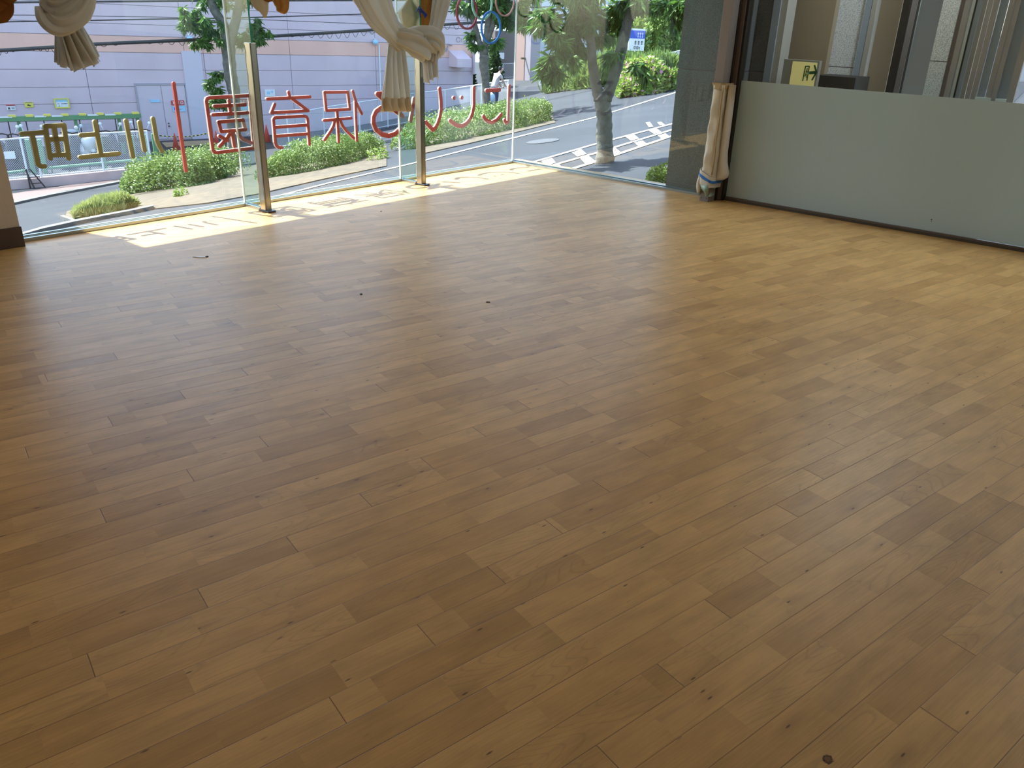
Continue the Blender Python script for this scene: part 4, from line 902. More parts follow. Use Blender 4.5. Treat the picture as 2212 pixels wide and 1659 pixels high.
bsign('wall_sign', 53, 220, 72, 232, 'yellow', 'small yellow warning notice on the pink wall', [(.3, .45, .55, .7, 'black'), (.5, .6, .7, .75, 'black'), (.1, .1, .9, .2, 'brown')], group='notices on the pink wall')
bsign('wall_sign', 117, 212, 150, 234, 'signpale', 'blue and white notice in an ochre frame', [(.12, .38, .9, .92, 'signwhite'), (.2, .5, .32, .6, 'base'), (.22, .72, .34, .84, 'base'), (.45, .5, .85, .58, 'greymetal'), (.42, .68, .5, .85, 'base')], 'yellow', group='notices on the pink wall')
bsign('door_sign', 325, 215, 345, 221, 'signpale', 'faint pale blue sticker on the left door leaf', t=TB - .02)
KO = [(.08, .2, .32, .32, 'signwhite'), (.08, .68, .32, .8, 'signwhite'), (.14, .2, .2, .8, 'signwhite'), (.26, .4, .32, .8, 'signwhite'), (.4, .2, .6, .3, 'signwhite'), (.4, .45, .6, .55, 'signwhite'), (.4, .7, .6, .8, 'signwhite'), (.47, .2, .53, .8, 'signwhite'),
      (.7, .22, .92, .34, 'signwhite'), (.7, .68, .92, .8, 'signwhite'), (.7, .22, .75, .8, 'signwhite'), (.87, .22, .92, .8, 'signwhite')]
bsign('door_sign', 370, 217, 398, 227, 'signred', 'red plate with white characters on the right door leaf', KO, t=TB - .02, group='door plates')
bsign('door_sign', 373, 229, 400, 241, 'signpale', 'pale blue notice under the red plate on the right door leaf', [(.1, .2, .3, .7, 'signblue'), (.5, .5, .7, .65, 'greymetal')], t=TB - .02)
bsign('wall_sign', 516, 214, 537, 223, 'signred', 'red plate on the wall behind the 園 and the capped fin', KO, t=TB - .0, group='door plates')
bsign('wall_sign', 516, 226, 538, 238, 'signpale', 'pale blue notice under the red plate behind the 園')
bsign('wall_sign', 572, 193, 594, 208, 'signwhite', 'white mottled notice on the wall above the 育', [(.2, .3, .5, .7, 'signpale'), (.6, .2, .8, .5, 'signpale')])
GL = 'metal letters on the salmon band'
t_ = TB - .03; lz1, lz0 = bz(990, 80, t_), bz(990, 91, t_); ls = bs(990, 80, t_)
def letter(strokes, lab):
    b = MB()
    for q in strokes: b.tube([Bf(ls + u * .42, t_, lz0 + (lz1 - lz0) * v) for u, v in q], .014, 6)
    tag(b.build('facade_letter', M['joint']), lab, 'letter', GL)
letter([[(.30 * math.cos(a) * .8, .5 + .5 * math.sin(a)) for a in np.linspace(.4, 6.2, 20)]], 'round metal letter at the left end of the lettering on the salmon band')
for k, w_ in enumerate(('first', 'second', 'third')): letter([[(.48 + k * .33, 0), (.48 + k * .33, .78 if k == 0 else 1)]], w_ + ' upright bar letter after the round one on the salmon band')
letter([[(1.70 + .30 * math.cos(a) * .8, .5 + .5 * math.sin(a)) for a in np.linspace(0, 6.28, 20)]], 'round metal letter at the right end, behind the left tree limb')
b = MB(); s_n, t_ = bs(965, 95), TB - .04; s = s_n
b.tube([Bf(s, t_, bz(965, 108)), Bf(s + .05, t_, bz(965, 95)), Bf(s + .28, t_, bz(966, 97))], .035, 6); b.lathe(Bf(s - .08, t_, bz(965, 108)), [(.09, 0), (.09, .03)], 12, NB)
tag(b.build('wall_note', M['joint']), 'small dark music note shape on the salmon band', 'wall mark')
# box and pipe at the far end of the facade
s0, s1 = bs(988, 130, TB - .8), bs(1019, 130, TB - .8)
b = MB(); t_ = TB - .8; zt_, zb_ = bz(1000, 127, t_), bz(1000, 146, t_)
b.add([Bf(s0, t_, zb_), Bf(s1, t_, zb_), Bf(s1, t_, zt_), Bf(s0, t_, zt_), Bf(s0, TB, zb_), Bf(s1, TB, zb_), Bf(s1, TB, zt_ + .35), Bf(s0, TB, zt_ + .35)], [(0, 1, 2, 3), (4, 7, 6, 5), (0, 4, 5, 1), (1, 5, 6, 2), (2, 6, 7, 3), (3, 7, 4, 0)])
tag(b.build('wall_hood', M['pink'], bevel=.01), 'pink sloping hood boxed out from the facade near its far end', 'hood')
b = MB(); b.tube([Bf(bs(1021, 80) , TB - .12, bz(1021, 160)), Bf(bs(1021, 80), TB - .12, bz(1021, 60))], .07, 8)
tag(b.build('drain_pipe', M['pink']), 'pale downpipe at the far corner of the pink building', 'pipe')
for x, y, lab in ((408, 86, 'round pale wall lamp above the pilaster'), (808, 93, 'round pale wall lamp left of the twisted curtain')):
    r = tag(empty('wall_lamp', Bf(bs(x, y), TB - .1, bz(x, y))), lab, 'lamp', 'wall lamps of the pink building')
    b = MB(); b.lathe(Bf(bs(x, y), TB - .14, bz(x, y)), [(.02, .14), (.10, .12), (.13, .04), (.10, -.04), (.03, -.08)], 14); b.build('globe', M['signpale'], r, True)
    b = MB(); b.tube([Bf(bs(x, y), TB - .14, bz(x, y) + .14), Bf(bs(x, y), TB, bz(x, y) + .2)], .02, 6); b.build('bracket', M['whitemetal'], r)
b = MB(); b.tube([Bf(bs(817, 95), TB - .08, bz(817, 96)), Bf(bs(817, 95), TB - .08, -3.6)], .03, 7); tag(b.build('conduit', M['whitemetal']), 'thin white conduit running down from the wall lamp', 'conduit')
# zebra rope between the cones along the door
b = MB(); t_ = TB - 2.0
P0, P1 = Bf(bs(345, 295, t_), t_, bz(345, 293, t_)), Bf(bs(458, 286, t_), t_, bz(458, 286, t_)); n = 26
for i in range(n):
    a, c = i / n, (i + 1) / n; f = lambda q: P0 * (1 - q) + P1 * q - Z3 * .10 * math.sin(math.pi * q)
    b.use('yellow' if i % 2 else 'black').tube([f(a), f(c)], .022, 6)
tag(b.build('barrier_chain', None), 'yellow and black chain hanging between the traffic cones', 'chain')
cone0 = tag(empty('traffic_cone', (0, 0, 0)), 'orange traffic cone left of the red divider bar', 'traffic cone', 'orange traffic cones')
b = MB(); b.box((0, 0, .02), .38, .38, .04); b.build('base', M['black'], cone0, bevel=.01)
b = MB(); b.lathe((0, 0, .04), [(.14, 0), (.025, .62), (.02, .66)], 18); b.build('body', M['orange'], cone0, True)
def ground_at(px, t):   # ground point on the plane t under pixel column px
    s = bs(px, 300, t)
    P = Bf(s, t, 0); P[2] = float(gz(P[0], P[1])); return P
spots = [((382, 329), 'orange traffic cone left of the red divider bar'), ((470, 322), 'orange traffic cone behind the 園 frame'), ((578, 308), 'orange traffic cone between the capped fin and the 育')]
for i, (p, lab) in enumerate(spots):
    q = gp(*p)
    if i == 0: cone0.location = tuple(q)
    else: copy_tree(cone0, tuple(q), .4 * i, lab)
b = MB()
for k in range(5):
    p, q = gp(352 + k * 2, 312 + k * 2.0, .03), gp(452 + k, 307 + k * 1.8, .03); d = q - p
    b.frame_box(p, d, NB * .12, Z3 * .03)
tag(b.build('timber_planks', mat('weathered_timber', (.42, .30, .17), .8)), 'loose timber planks lying beside the first traffic cone', 'planks')

# green parking frame
def pole(b, P, h, r=.03, n=8): b.tube([P, P + Z3 * h], r, n)
TR = T_BLD - 3.2
rk = tag(empty('parking_frame', Bf(bs(150, 300, TR), TR, -3.6)), 'green steel motorcycle parking frame with yellow and white pads', 'parking frame')
sa, sb = bs(-30, 260, TR), bs(305, 250, TR); ztop = bz(150, 254, TR)
b = MB(); b.frame_box(Bf(sa, TR, ztop - .08), UB * (sb - sa), NB * .10, Z3 * .16); b.build('top_beam', M['greensteel'], rk, bevel=.01)
for px in (45, 168, 262, 302):
    b = MB(); s_ = bs(px, 300, TR); b.frame_box(Bf(s_, TR + .1, -3.6), UB * .10, NB * .10, Z3 * (ztop + 3.55)); b.build('post', M['greensteel'], rk)
for px in np.arange(18, 300, 38.5):
    b = MB(); s_ = bs(px, 255, TR); b.frame_box(Bf(s_, TR - .02, ztop + .06), UB * .22, NB * .12, Z3 * .07); b.build('yellow_pad', M['yellow'], rk)
for px in (0, 75, 112, 190, 228):
    b = MB(); s_ = bs(px, 255, TR); b.frame_box(Bf(s_, TR - .02, ztop + .04), UB * .34, NB * .02, Z3 * .05); b.build('white_strip', M['whitemetal'], rk)
for px in np.arange(22, 300, 38.5):
    b = MB(); s_ = bs(px, 300, TR); b.tube([Bf(s_ + .05, TR + .05, ztop), Bf(s_ + .05, TR + .05, -3.6)], .018, 6); b.build('hanging_bar', M['black'], rk)
# lower rails nearer the fence
T2 = float(gp(140, 380) @ NB) + .7
lr = tag(empty('wheel_rail', Bf(bs(150, 380, T2), T2, -3.6)), 'low green wheel rail behind the white mesh fence', 'rail')
def railz(px, py): return bz(px, py, T2)
b = MB()
for x0, y0, x1, y1 in ((-20, 378, 60, 368), (105, 363, 335, 342)):
    b.tube([Bf(bs(x0, y0, T2), T2, railz(x0, y0)), Bf(bs(x1, y1, T2), T2, railz(x1, y1))], .045, 8)
b.build('rail', M['greensteel'], lr)
for px in (66, 92, 222, 290, 322, 338):
    b = MB(); s_ = bs(px, 360, T2); zt_ = bz(px, 262 if px > 200 else 300, T2); g_z = float(gz(*Bf(s_, T2, 0)[:2])); b.frame_box(Bf(s_, T2, g_z), UB * .12, NB * .12, Z3 * 1.05); b.build('post', M['greensteel'], lr)
for px in (12, 50, 112, 150, 195, 245):
    b = MB(); b.tube([Bf(bs(px, 360, T2), T2, bz(px, 362 - px * .07, T2)), Bf(bs(px, 370, T2), T2, bz(px, 385 - px * .07, T2))], .015, 6); b.build('drop_bar', M['black'], lr)
b = MB(); b.frame_box(Bf(bs(8, 330, T2 + .3), T2 + .3, bz(8, 344, T2 + .3)), UB * (bs(32, 330, T2) - bs(8, 330, T2)), NB * .02, Z3 * (bz(20, 328, T2) - bz(20, 344, T2))); tag(b.build('number_board', M['signwhite']), 'blank cream board hanging behind the white mesh fence', 'board')

# mesh fences
def fence(name, pts, lab, wallm=None, mesh=True, rail_w=.022, group=None, hole=.055, base_down=.0, posts_px=(), wall_dy=0):
    """pts: list of (picture x, top y, bottom y); heights come from the ground point under the bottom"""
    r = None; T_, B_ = [], []
    for x, yt, yb in pts:
        g = gp(x, yb + wall_dy); dd = ray(x, yt); hg = np.hypot(g[0], g[1]); top = EYEP + dd * hg / np.hypot(dd[0], dd[1])
        if wall_dy: db = ray(x, yb); g = EYEP + db * hg / np.hypot(db[0], db[1])
        T_.append(np.array([g[0], g[1], top[2]])); B_.append(g)
    r = tag(empty(name, B_[0]), lab, 'fence', group)
    b = MB(); b.tube(T_, rail_w, 8); b.tube([q + Z3 * .06 for q in B_], rail_w * .8, 8); b.build('rails', M['whitemetal'], r)
    for i in posts_px:
        # a post at a picture column
        for (p, t, bt) in zip(pts[:-1], zip(T_[:-1], T_[1:]), zip(B_[:-1], B_[1:])):
            x0 = p[0]; x1 = pts[pts.index(p) + 1][0]
            if x0 <= i <= x1:
                q = (i - x0) / (x1 - x0)
                a = t[0] * (1 - q) + t[1] * q; c = bt[0] * (1 - q) + bt[1] * q
                b = MB(); b.tube([c - Z3 * .1, a], rail_w * 1.3, 8); b.build('post', M['whitemetal'], r); break
    if mesh:
        b = MB()
        for (t0, t1), (b0, b1) in zip(zip(T_[:-1], T_[1:]), zip(B_[:-1], B_[1:])):
            L = np.linalg.norm(b1 - b0); hh = (t0[2] - b0[2] + t1[2] - b1[2]) / 2; n = int((L + hh) / hole); d = (b1 - b0) / L
            def P(u, v): return (b0 * (1 - u / L) + b1 * u / L) + Z3 * v * ((t0[2] - b0[2]) * (1 - u / L) + (t1[2] - b1[2]) * (u / L)) / hh
            nn_ = np.array([-d[1], d[0], 0])
            for k in range(n):
                for sg in (0, 1):
                    u0, u1 = k * hole - hh, k * hole
                    a0, a1 = max(u0, 0), min(u1, L)
                    if a1 <= a0: continue
                    v0, v1 = (a0 - u0), (a1 - u0)
                    if sg: v0, v1 = hh - v0, hh - v1
                    A, B = P(a0, v0), P(a1, v1); w = .0035
                    b.add([A - Z3 * w - nn_ * w, A + Z3 * w, A - Z3 * w + nn_ * w, B - Z3 * w - nn_ * w, B + Z3 * w, B - Z3 * w + nn_ * w], [(0, 1, 4, 3), (1, 2, 5, 4), (2, 0, 3, 5)])
        b.build('wire_mesh', M['whitemetal'], r)
    return r, T_, B_
f1, T1, B1 = fence('mesh_fence', [(-25, 305, 393), (64, 298, 386), (96, 296, 383), (223, 288, 371), (329, 283, 360)], 'white chain link fence standing on the pink dwarf wall at the left', posts_px=(62, 90, 225, 328), wall_dy=20)
b = MB()
for (q0, q1) in zip(B1[:-1], B1[1:]):
    b.frame_box(q0 - Z3 * .55 - NB * .08, q1 - q0, NB * .16, Z3 * .56)
tag(b.build('dwarf_wall', M['pinkwall']), 'low pink concrete wall under the left mesh fence', 'wall')
f2, T2_, B2_ = fence('mesh_fence', [(600, 247, 322), (669, 239, 306), (704, 232, 299), (778, 221, 288), (817, 215, 279), (893, 202, 264), (962, 194, 250), (1040, 182, 238), (1098, 173, 228)], 'long white mesh fence climbing behind the hedges to the glass corner', posts_px=(624, 702, 778, 838, 962, 1018, 1040, 1097), hole=.07)
f3, _, _ = fence('mesh_fence', [(1062, 139, 170), (1086, 138, 170), (1124, 136, 168)], 'short grey mesh fence in front of the brown louvred wall', posts_px=(1064, 1086, 1123), hole=.12)
f4, _, _ = fence('mesh_fence', [(1232, 151, 190), (1246, 149, 189), (1262, 146, 186), (1285, 143, 183), (1325, 136, 176)], 'white mesh fence behind the forked tree', posts_px=(1246, 1250, 1262, 1271, 1321), hole=.14)
f5, _, _ = fence('mesh_fence', [(1340, 134, 175), (1373, 126, 168), (1410, 120, 160), (1432, 116, 154), (1452, 112, 148), (1472, 107, 142)], 'white mesh fence on the bank above the azaleas', posts_px=(1384, 1410, 1432, 1452, 1471), hole=.14)
b = MB(); c = gp(79, 407); s_ = bs(66, 400, float(c @ NB))
for dx in (-.06, .22): b.tube([c + UB * (dx * .4 - .15) + Z3 * .55, c + UB * dx - NB * .1 + Z3 * .02], .02, 6)
for z in (.15, .32): b.tube([c + UB * -.12 + Z3 * z, c + UB * .14 + Z3 * z], .015, 6)
b.tube([c - UB * .15 + Z3 * 0, c - UB * .15 + Z3 * .56], .02, 6)
tag(b.build('trestle_leg', M['black']), 'small dark folding trestle leaning on the pink dwarf wall', 'trestle')

# ------------------------------------------------------------------ scooters
def make_scooter(bm, lab):
    r = tag(empty('scooter', (0, 0, 0)), lab, 'scooter', 'scooters parked under the green frame')
    for x in (-.58, .60):
        b = MB(); b.lathe((x, -.05, .24), [(.10, 0), (.22, .01), (.24, .05), (.22, .09), (.10, .10)], 20, (0, 1, 0)); b.build('wheel', M['black'], r, True)
    b = MB(); b.tube([(-.75, 0, .52), (-.55, 0, .56), (-.25, 0, .48), (-.02, 0, .34), (.18, 0, .26), (.34, 0, .36), (.42, 0, .62), (.38, 0, .86)], [.09, .17, .17, .13, .13, .16, .15, .10], 12); b.build('body', bm, r, True)
    b = MB(); b.tube([(-.72, 0, .72), (-.5, 0, .76), (-.22, 0, .73), (-.08, 0, .70)], [.08, .13, .13, .08], 12); b.build('seat', M['seat'], r, True)
    b = MB(); b.tube([(.60, 0, .24), (.50, 0, .55), (.38, 0, .95)], .035, 8); b.tube([(.30, -.36, .98), (.38, -.16, 1.0), (.40, 0, .96), (.38, .16, 1.0), (.30, .36, .98)], .022, 8); hb = b.build('handlebar', M['black'], r, True)
    for s in (-1, 1):
        b = MB(); b.tube([(.36, s * .22, 1.0), (.42, s * .30, 1.18)], .009, 6); b.lathe((.43, s * .32, 1.22), [(.02, -.01), (.06, 0), (.06, .015), (.02, .025)], 12, (1, 0, 0)); b.build('mirror', M['whitemetal'], hb, True)
    b = MB(); b.tube([(.50, 0, .74), (.56, 0, .76)], [.09, .06], 12); b.build('headlamp', M['signwhite'], r, True)
    b = MB(); b.frame_box((-.98, -.2, .72), (.34, 0, 0), (0, .4, 0), (0, 0, .28)); b.build('top_box', bm, r, bevel=.03)
    b = MB(); b.tube([(.44, 0, .40), (.60, 0, .50), (.74, 0, .44)], [.08, .10, .05], 10); b.build('front_mudguard', bm, r, True)
    return r
sc0 = make_scooter(M['bikedark'], '')
place = [(62, 345, 'dark scooter behind the gold 町', 1), (146, 342, 'dark scooter with a top box left of the gold 上', 1), (238, 334, 'black scooter between the gold 上 and 川', 1), (298, 330, 'black scooter at the right end of the green frame', 1), (8, 352, 'dark scooter cut by the left wall', 1)]
for i, (x, y, lab, k) in enumerate(place):
    T_s = TR - .95; P = Bf(bs(x, 310, T_s), T_s, 0); P[2] = float(gz(P[0], P[1])); rz = math.atan2(NB[1], NB[0]) + [-.5, -.65, -.4, -.6, -.5][i]
    if i == 0: sc0.location = tuple(P); sc0.rotation_euler = (0, 0, rz); sc0['label'] = lab
    else: copy_tree(sc0, tuple(P), rz, lab)
sw = make_scooter(M['bikewhite'], 'white delivery scooter with a large windscreen behind the mesh fence')
b = MB()
vs = [(.34 + .10 * (1 - abs(u)) - .06 * v, .30 * u * (1 - .15 * v), .86 + .46 * v) for v in (0, .33, .66, 1) for u in (-1, -.5, 0, .5, 1)]
b.add(vs, [(j * 5 + i, j * 5 + i + 1, (j + 1) * 5 + i + 1, (j + 1) * 5 + i) for j in range(3) for i in range(4)]); b.build('windscreen', thin_glass('screen', (.75, .85, .9)), sw)
b = MB(); b.tube([(.50, 0, .50), (.46, 0, .80), (.40, 0, .95)], [.20, .24, .14], 12); b.build('leg_shield', M['bikewhite'], sw, True)
P = gp(186, 350); sw.location = tuple(P); sw.rotation_euler = (0, 0, math.atan2(-NB[1], -NB[0]) + .3)

# ------------------------------------------------------------------ planting
def leaves(b, pts, size, droop=0.0, seed=0, long=1.0, flat=0.4):
    rg = np.random.default_rng(seed); n = len(pts); th = rg.uniform(0, 2 * np.pi, n); el = rg.normal(0, .55, n) - droop
    d = np.c_[np.cos(th) * np.cos(el), np.sin(th) * np.cos(el), np.sin(el)]
    w = np.cross(d, rg.normal(0, 1, (n, 3))); w /= np.linalg.norm(w, axis=1)[:, None]
    L = size * rg.uniform(.6, 1.3, n)[:, None] * long; Wd = size * rg.uniform(.5, .9, n)[:, None] * flat
    p = np.asarray(pts); nrm = np.cross(d, w)
    V = np.stack([p, p + d * L * .5 + w * Wd + nrm * Wd * .3, p + d * L, p + d * L * .5 - w * Wd + nrm * Wd * .3], 1).reshape(-1, 3)
    o_ = len(b.v); b.v += [tuple(v) for v in V.tolist()]; b.f += [(o_ + 4 * i, o_ + 4 * i + 1, o_ + 4 * i + 2, o_ + 4 * i + 3) for i in range(n)]; b.mi += [b.cur] * n
    return b
def hedge(name, lab, cat, base, depth, h, m, n, size, seed, group=None, bump=.12, stuff=False, flower=0, droop=-.3, hs=None, long=1.0):
    """base: picture points along the front foot"""
    rg = np.random.default_rng(seed); F = [gp(*p) for p in base]
    r = empty(name, F[0]) if not stuff else None
    seg = [np.linalg.norm(F[i + 1] - F[i]) for i in range(len(F) - 1)]; tot = sum(seg)
    u = rg.uniform(0, 1, n) * tot; P = np.zeros((n, 3)); acc = 0
    vh = hs or [h] * len(F); HH = np.zeros(n); NN = np.zeros((n, 3))
    for i, L in enumerate(seg):
        k = (u >= acc) & (u <= acc + L); q = ((u[k] - acc) / L)[:, None]; P[k] = F[i] * (1 - q) + F[i + 1] * q; HH[k] = vh[i] * (1 - q[:, 0]) + vh[i + 1] * q[:, 0]
        d = F[i + 1] - F[i]; nn_ = np.array([-d[1], d[0], 0]); nn_ /= np.linalg.norm(nn_)
        if nn_ @ np.array([F[i][0], F[i][1], 0]) < 0: nn_ = -nn_
        NN[k] = nn_; acc += L
    end = np.minimum(u, tot - u); er = np.clip(end / (depth * .45), 0, 1) ** .5
    a = rg.uniform(-.12 * math.pi, 1.0 * math.pi, n)    # round section
    lump = 1 + bump * np.sin(u * 5.1 + seed) + bump * .7 * np.sin(u * 11.3 + 2 * a) + rg.normal(0, .05, n)
    cx = depth / 2; ca = np.cos(a); sa_ = np.sin(a)
    X = cx - np.sign(ca) * np.abs(ca) ** .55 * cx * lump * (.4 + .6 * er); Zz = np.clip(np.sign(sa_) * np.abs(sa_) ** .55, 0, 1) * HH * lump * (.25 + .75 * er) * .95
    low = rg.uniform(0, 1, n) < .30; X[low] = rg.normal(0.02, .04, low.sum()) * depth + cx * .12 * (1 + np.sin(u[low] * 6)); Zz[low] = rg.uniform(0, .8, low.sum()) * HH[low] * (.3 + .7 * er[low])
    ins = rg.uniform(0, 1, n) < .25; kf = rg.uniform(.35, .9, n); X[ins] = cx + (X[ins] - cx) * kf[ins]; Zz[ins] *= kf[ins]
    Q = P + NN * X[:, None]; Q[:, 2] = gz(Q[:, 0], Q[:, 1]) + Zz + .02
    b = MB(); nf = int(n * flower)
    b.use(m); leaves(b, Q[nf:], size, droop, seed, long, .16 if stuff else .4)
    if nf:
        b.use('flower'); top = Q[:nf].copy(); top[:, 2] += .01; leaves(b, top, size * .9, -.5, seed + 1, .8, .8)
    if stuff:
        o = b.build(name, None); tag(o, lab, cat, None, 'stuff'); return o
    tag(r, lab, cat, group); b.build('foliage', None, r); return r
HG = 'clipped hedges between the road and the yard'
hedge('hedge', 'bright green clipped hedge left of the first capped fin', 'hedge', [(262, 425), (340, 412), (430, 402), (508, 378)], 1.5, .72, 'hedge', 22000, .062, 1, HG)
hedge('hedge', 'clipped hedge between the two capped fins, under the 育 and 保', 'hedge', [(548, 392), (640, 377), (740, 358), (828, 330)], 1.3, .55, 'hedge', 20000, .05, 2, HG)
hedge('hedge', 'long clipped hedge running behind the hiragana to past the corner', 'hedge', [(905, 322), (980, 306), (1060, 290), (1130, 276), (1196, 258)], 1.6, .62, 'hedge', 22000, .06, 3, HG)
hedge('ornamental_grass', 'strip of yellow green grass on the kerbed island at the left', 'grass', [(158, 478), (210, 468), (262, 458), (300, 446)], .55, .20, 'grass', 9000, .09, 4, stuff=True, droop=-1.0, long=1.6)
hedge('shrub', 'small yellow green weed below the clipped hedge', 'shrub', [(372, 428), (386, 427)], .25, .16, 'bushy', 160, .06, 5)
hedge('shrub', 'small green weed at the right end of the second hedge', 'shrub', [(822, 347), (842, 340)], .35, .22, 'bushy', 300, .05, 6)
hedge('shrub', 'small bright shrub at the foot of the granite pillar outside', 'shrub', [(1384, 412), (1450, 420)], .45, .24, 'bushy', 1500, .045, 7, bump=.3)
hedge('azalea_hedge', 'azalea hedge with pink flowers on the bank right of the forked tree', 'hedge', [(1338, 214), (1390, 206), (1440, 197), (1475, 190)], 2.6, 1.0, 'bushy', 9000, .16, 8, flower=.10)
hedge('shrub', 'bright rounded shrub above the azaleas', 'shrub', [(1398, 165), (1430, 160), (1476, 154)], 3.0, .6, 'bushy', 5000, .2, 9)
hedge('tall_shrub', 'tall yellow green bush beyond the bank fence', 'shrub', [(1384, 128), (1425, 122), (1480, 116)], 4.0, 3.6, 'bushy', 9000, .34, 10, bump=.18)
hedge('tall_shrub', 'dark bush by the far corner of the pink building', 'shrub', [(990, 205), (1012, 202), (1024, 200)], 1.8, 2.1, 'leafdark', 2600, .22, 11)
hedge('tall_shrub', 'green climber bush behind the twin stemmed tree', 'shrub', [(1056, 196), (1082, 192)], 1.6, 2.8, 'leafdark', 2600, .22, 12)
hedge('wild_grass', 'wild grass along the foot of the fence behind the forked tree', 'grass', [(1165, 206), (1230, 196), (1290, 190), (1340, 180)], 1.6, .9, 'hedge', 5000, .28, 13, stuff=True, droop=-1.1, long=1.6)
hedge('wild_grass', 'tall pale grass on the bank behind the azaleas', 'grass', [(1345, 182), (1400, 172), (1475, 160)], 2.0, .75, 'hedge', 4500, .28, 14, stuff=True, droop=-1.1, long=1.5)

def tree(lab, limbs, clumps, lm='leaf', lsize=.16, seed=0, group='street trees', long=1.7, droop=.9):
    """limbs: lists of (picture x, y, half width in px); the first starts on the ground; clumps: (x, y, radius px, depth shift, count)"""
    x0, y0, _ = limbs[0][0]; base = gp(x0, y0); dist = math.hypot(base[0], base[1])
    nb = np.array([base[0], base[1], 0]) / dist
    def at(x, y, dd=0):
        d = ray(x, y); return EYEP + d * ((dist + dd) / (d @ nb))
    r = tag(empty('street_tree', base), lab, 'tree', group); b = MB()
    for L in limbs:
        pts, rad = [], []
        for q in L:
            x, y, w = q[:3]; dd = q[3] if len(q) > 3 else 0; p = at(x, y, dd); pts.append(p); rad.append(w * (RC @ (p - EYEP))[2] / F_PX)
        P2, R2 = [], []
        for i in range(len(pts) - 1):
            for k in range(5):
                t = k / 5; P2.append(pts[i] * (1 - t) + pts[i + 1] * t); R2.append((rad[i] * (1 - t) + rad[i + 1] * t) * (1 + .06 * math.sin(i * 9 + k * 2.3 + seed)))
        P2.append(pts[-1]); R2.append(rad[-1])
        if L is limbs[0]: P2[0] = P2[0] - Z3 * .1; R2[0] *= 1.15
        b.tube(P2, R2, 12)
    rg = np.random.default_rng(seed); allp = []
    for x, y, rpx, dd, n in clumps:
        c = at(x, y, dd); R_ = rpx * (RC @ (c - EYEP))[2] / F_PX
        m_ = max(3, n // 55)
        tips = c + rg.normal(0, .5, (m_, 3)) * R_ * np.array([1, 1, .75])
        for t in tips:
            k = n // m_; q = rg.uniform(0, 1, k)[:, None]; sw_ = rg.normal(0, .10, (k, 3)) * R_ * .8 + np.array([0, 0, -.18]) * R_ * q
            allp.append(t + sw_ + rg.normal(0, 1, 3) * .15 * R_ * q)
        for t in tips[:6]: b.tube([at(*limbs[-1][-1][:2]) * .0 + c, (c + t) / 2 + Z3 * .03, t], [.016 * dist / 15, .010 * dist / 15, .004], 5)
    b.build('trunk', M['bark'], r, True)
    b = MB(); b.use(lm); leaves(b, np.concatenate(allp), lsize, droop, seed, long, .30); b.build('crown', None, r); return r
tree('street tree with a forked trunk behind the 園', [[(508, 358, 15), (506, 330, 14), (505, 260, 14), (506, 200, 13), (498, 165, 13), (494, 120, 14), (492, 85, 15)], [(492, 90, 13), (484, 55, 10), (462, 20, 9), (450, -20, 9), (430, -120, 8)], [(496, 90, 12), (508, 50, 10), (516, 10, 9), (520, -40, 8), (530, -120, 7)]],
     [(425, 42, 30, 0, 900), (448, 70, 26, .4, 700), (405, 28, 18, -.3, 350), (440, 88, 16, 0, 260), (560, 58, 22, 0, 420), (545, 70, 22, 0, 400), (525, 85, 14, .3, 200), (480, 160, 16, .2, 260), (470, 195, 18, .2, 360), (478, 215, 22, .3, 500), (468, 170, 12, 0, 150), (440, -8, 30, 0, 500), (540, -12, 26, 0, 450), (480, 5, 20, 0, 200), (455, -110, 90, 0, 2600), (560, -120, 80, 0, 2200)], seed=3, lsize=.13)
tree('twin stemmed street tree behind the emblem rings', [[(1056, 262, 9), (1052, 230, 8.5), (1049, 180, 9), (1045, 140, 10), (1046, 118, 10)], [(1046, 125, 8), (1038, 100, 6), (1030, 70, 6), (1018, 30, 6), (1006, -20, 5), (990, -100, 5)], [(1046, 120, 8), (1050, 85, 7), (1056, 40, 7), (1058, -20, 7), (1062, -100, 5)], [(1052, 90, 6), (1064, 55, 6), (1072, 10, 6), (1080, -80, 5)]],
     [(995, 10, 18, 0, 300), (1028, 8, 20, 0, 350), (1055, 12, 26, 0, 500), (1085, 5, 26, 0, 600), (1070, -4, 30, 0, 700), (1018, 75, 9, 0, 90), (1022, 95, 8, 0, 80), (1040, 92, 8, 0, 80), (1072, 85, 10, 0, 100), (1095, 40, 20, 0, 320), (1128, 20, 26, 0, 650), (1118, 50, 18, 0, 300), (1050, -90, 90, 0, 2500)], seed=5, lsize=.17)
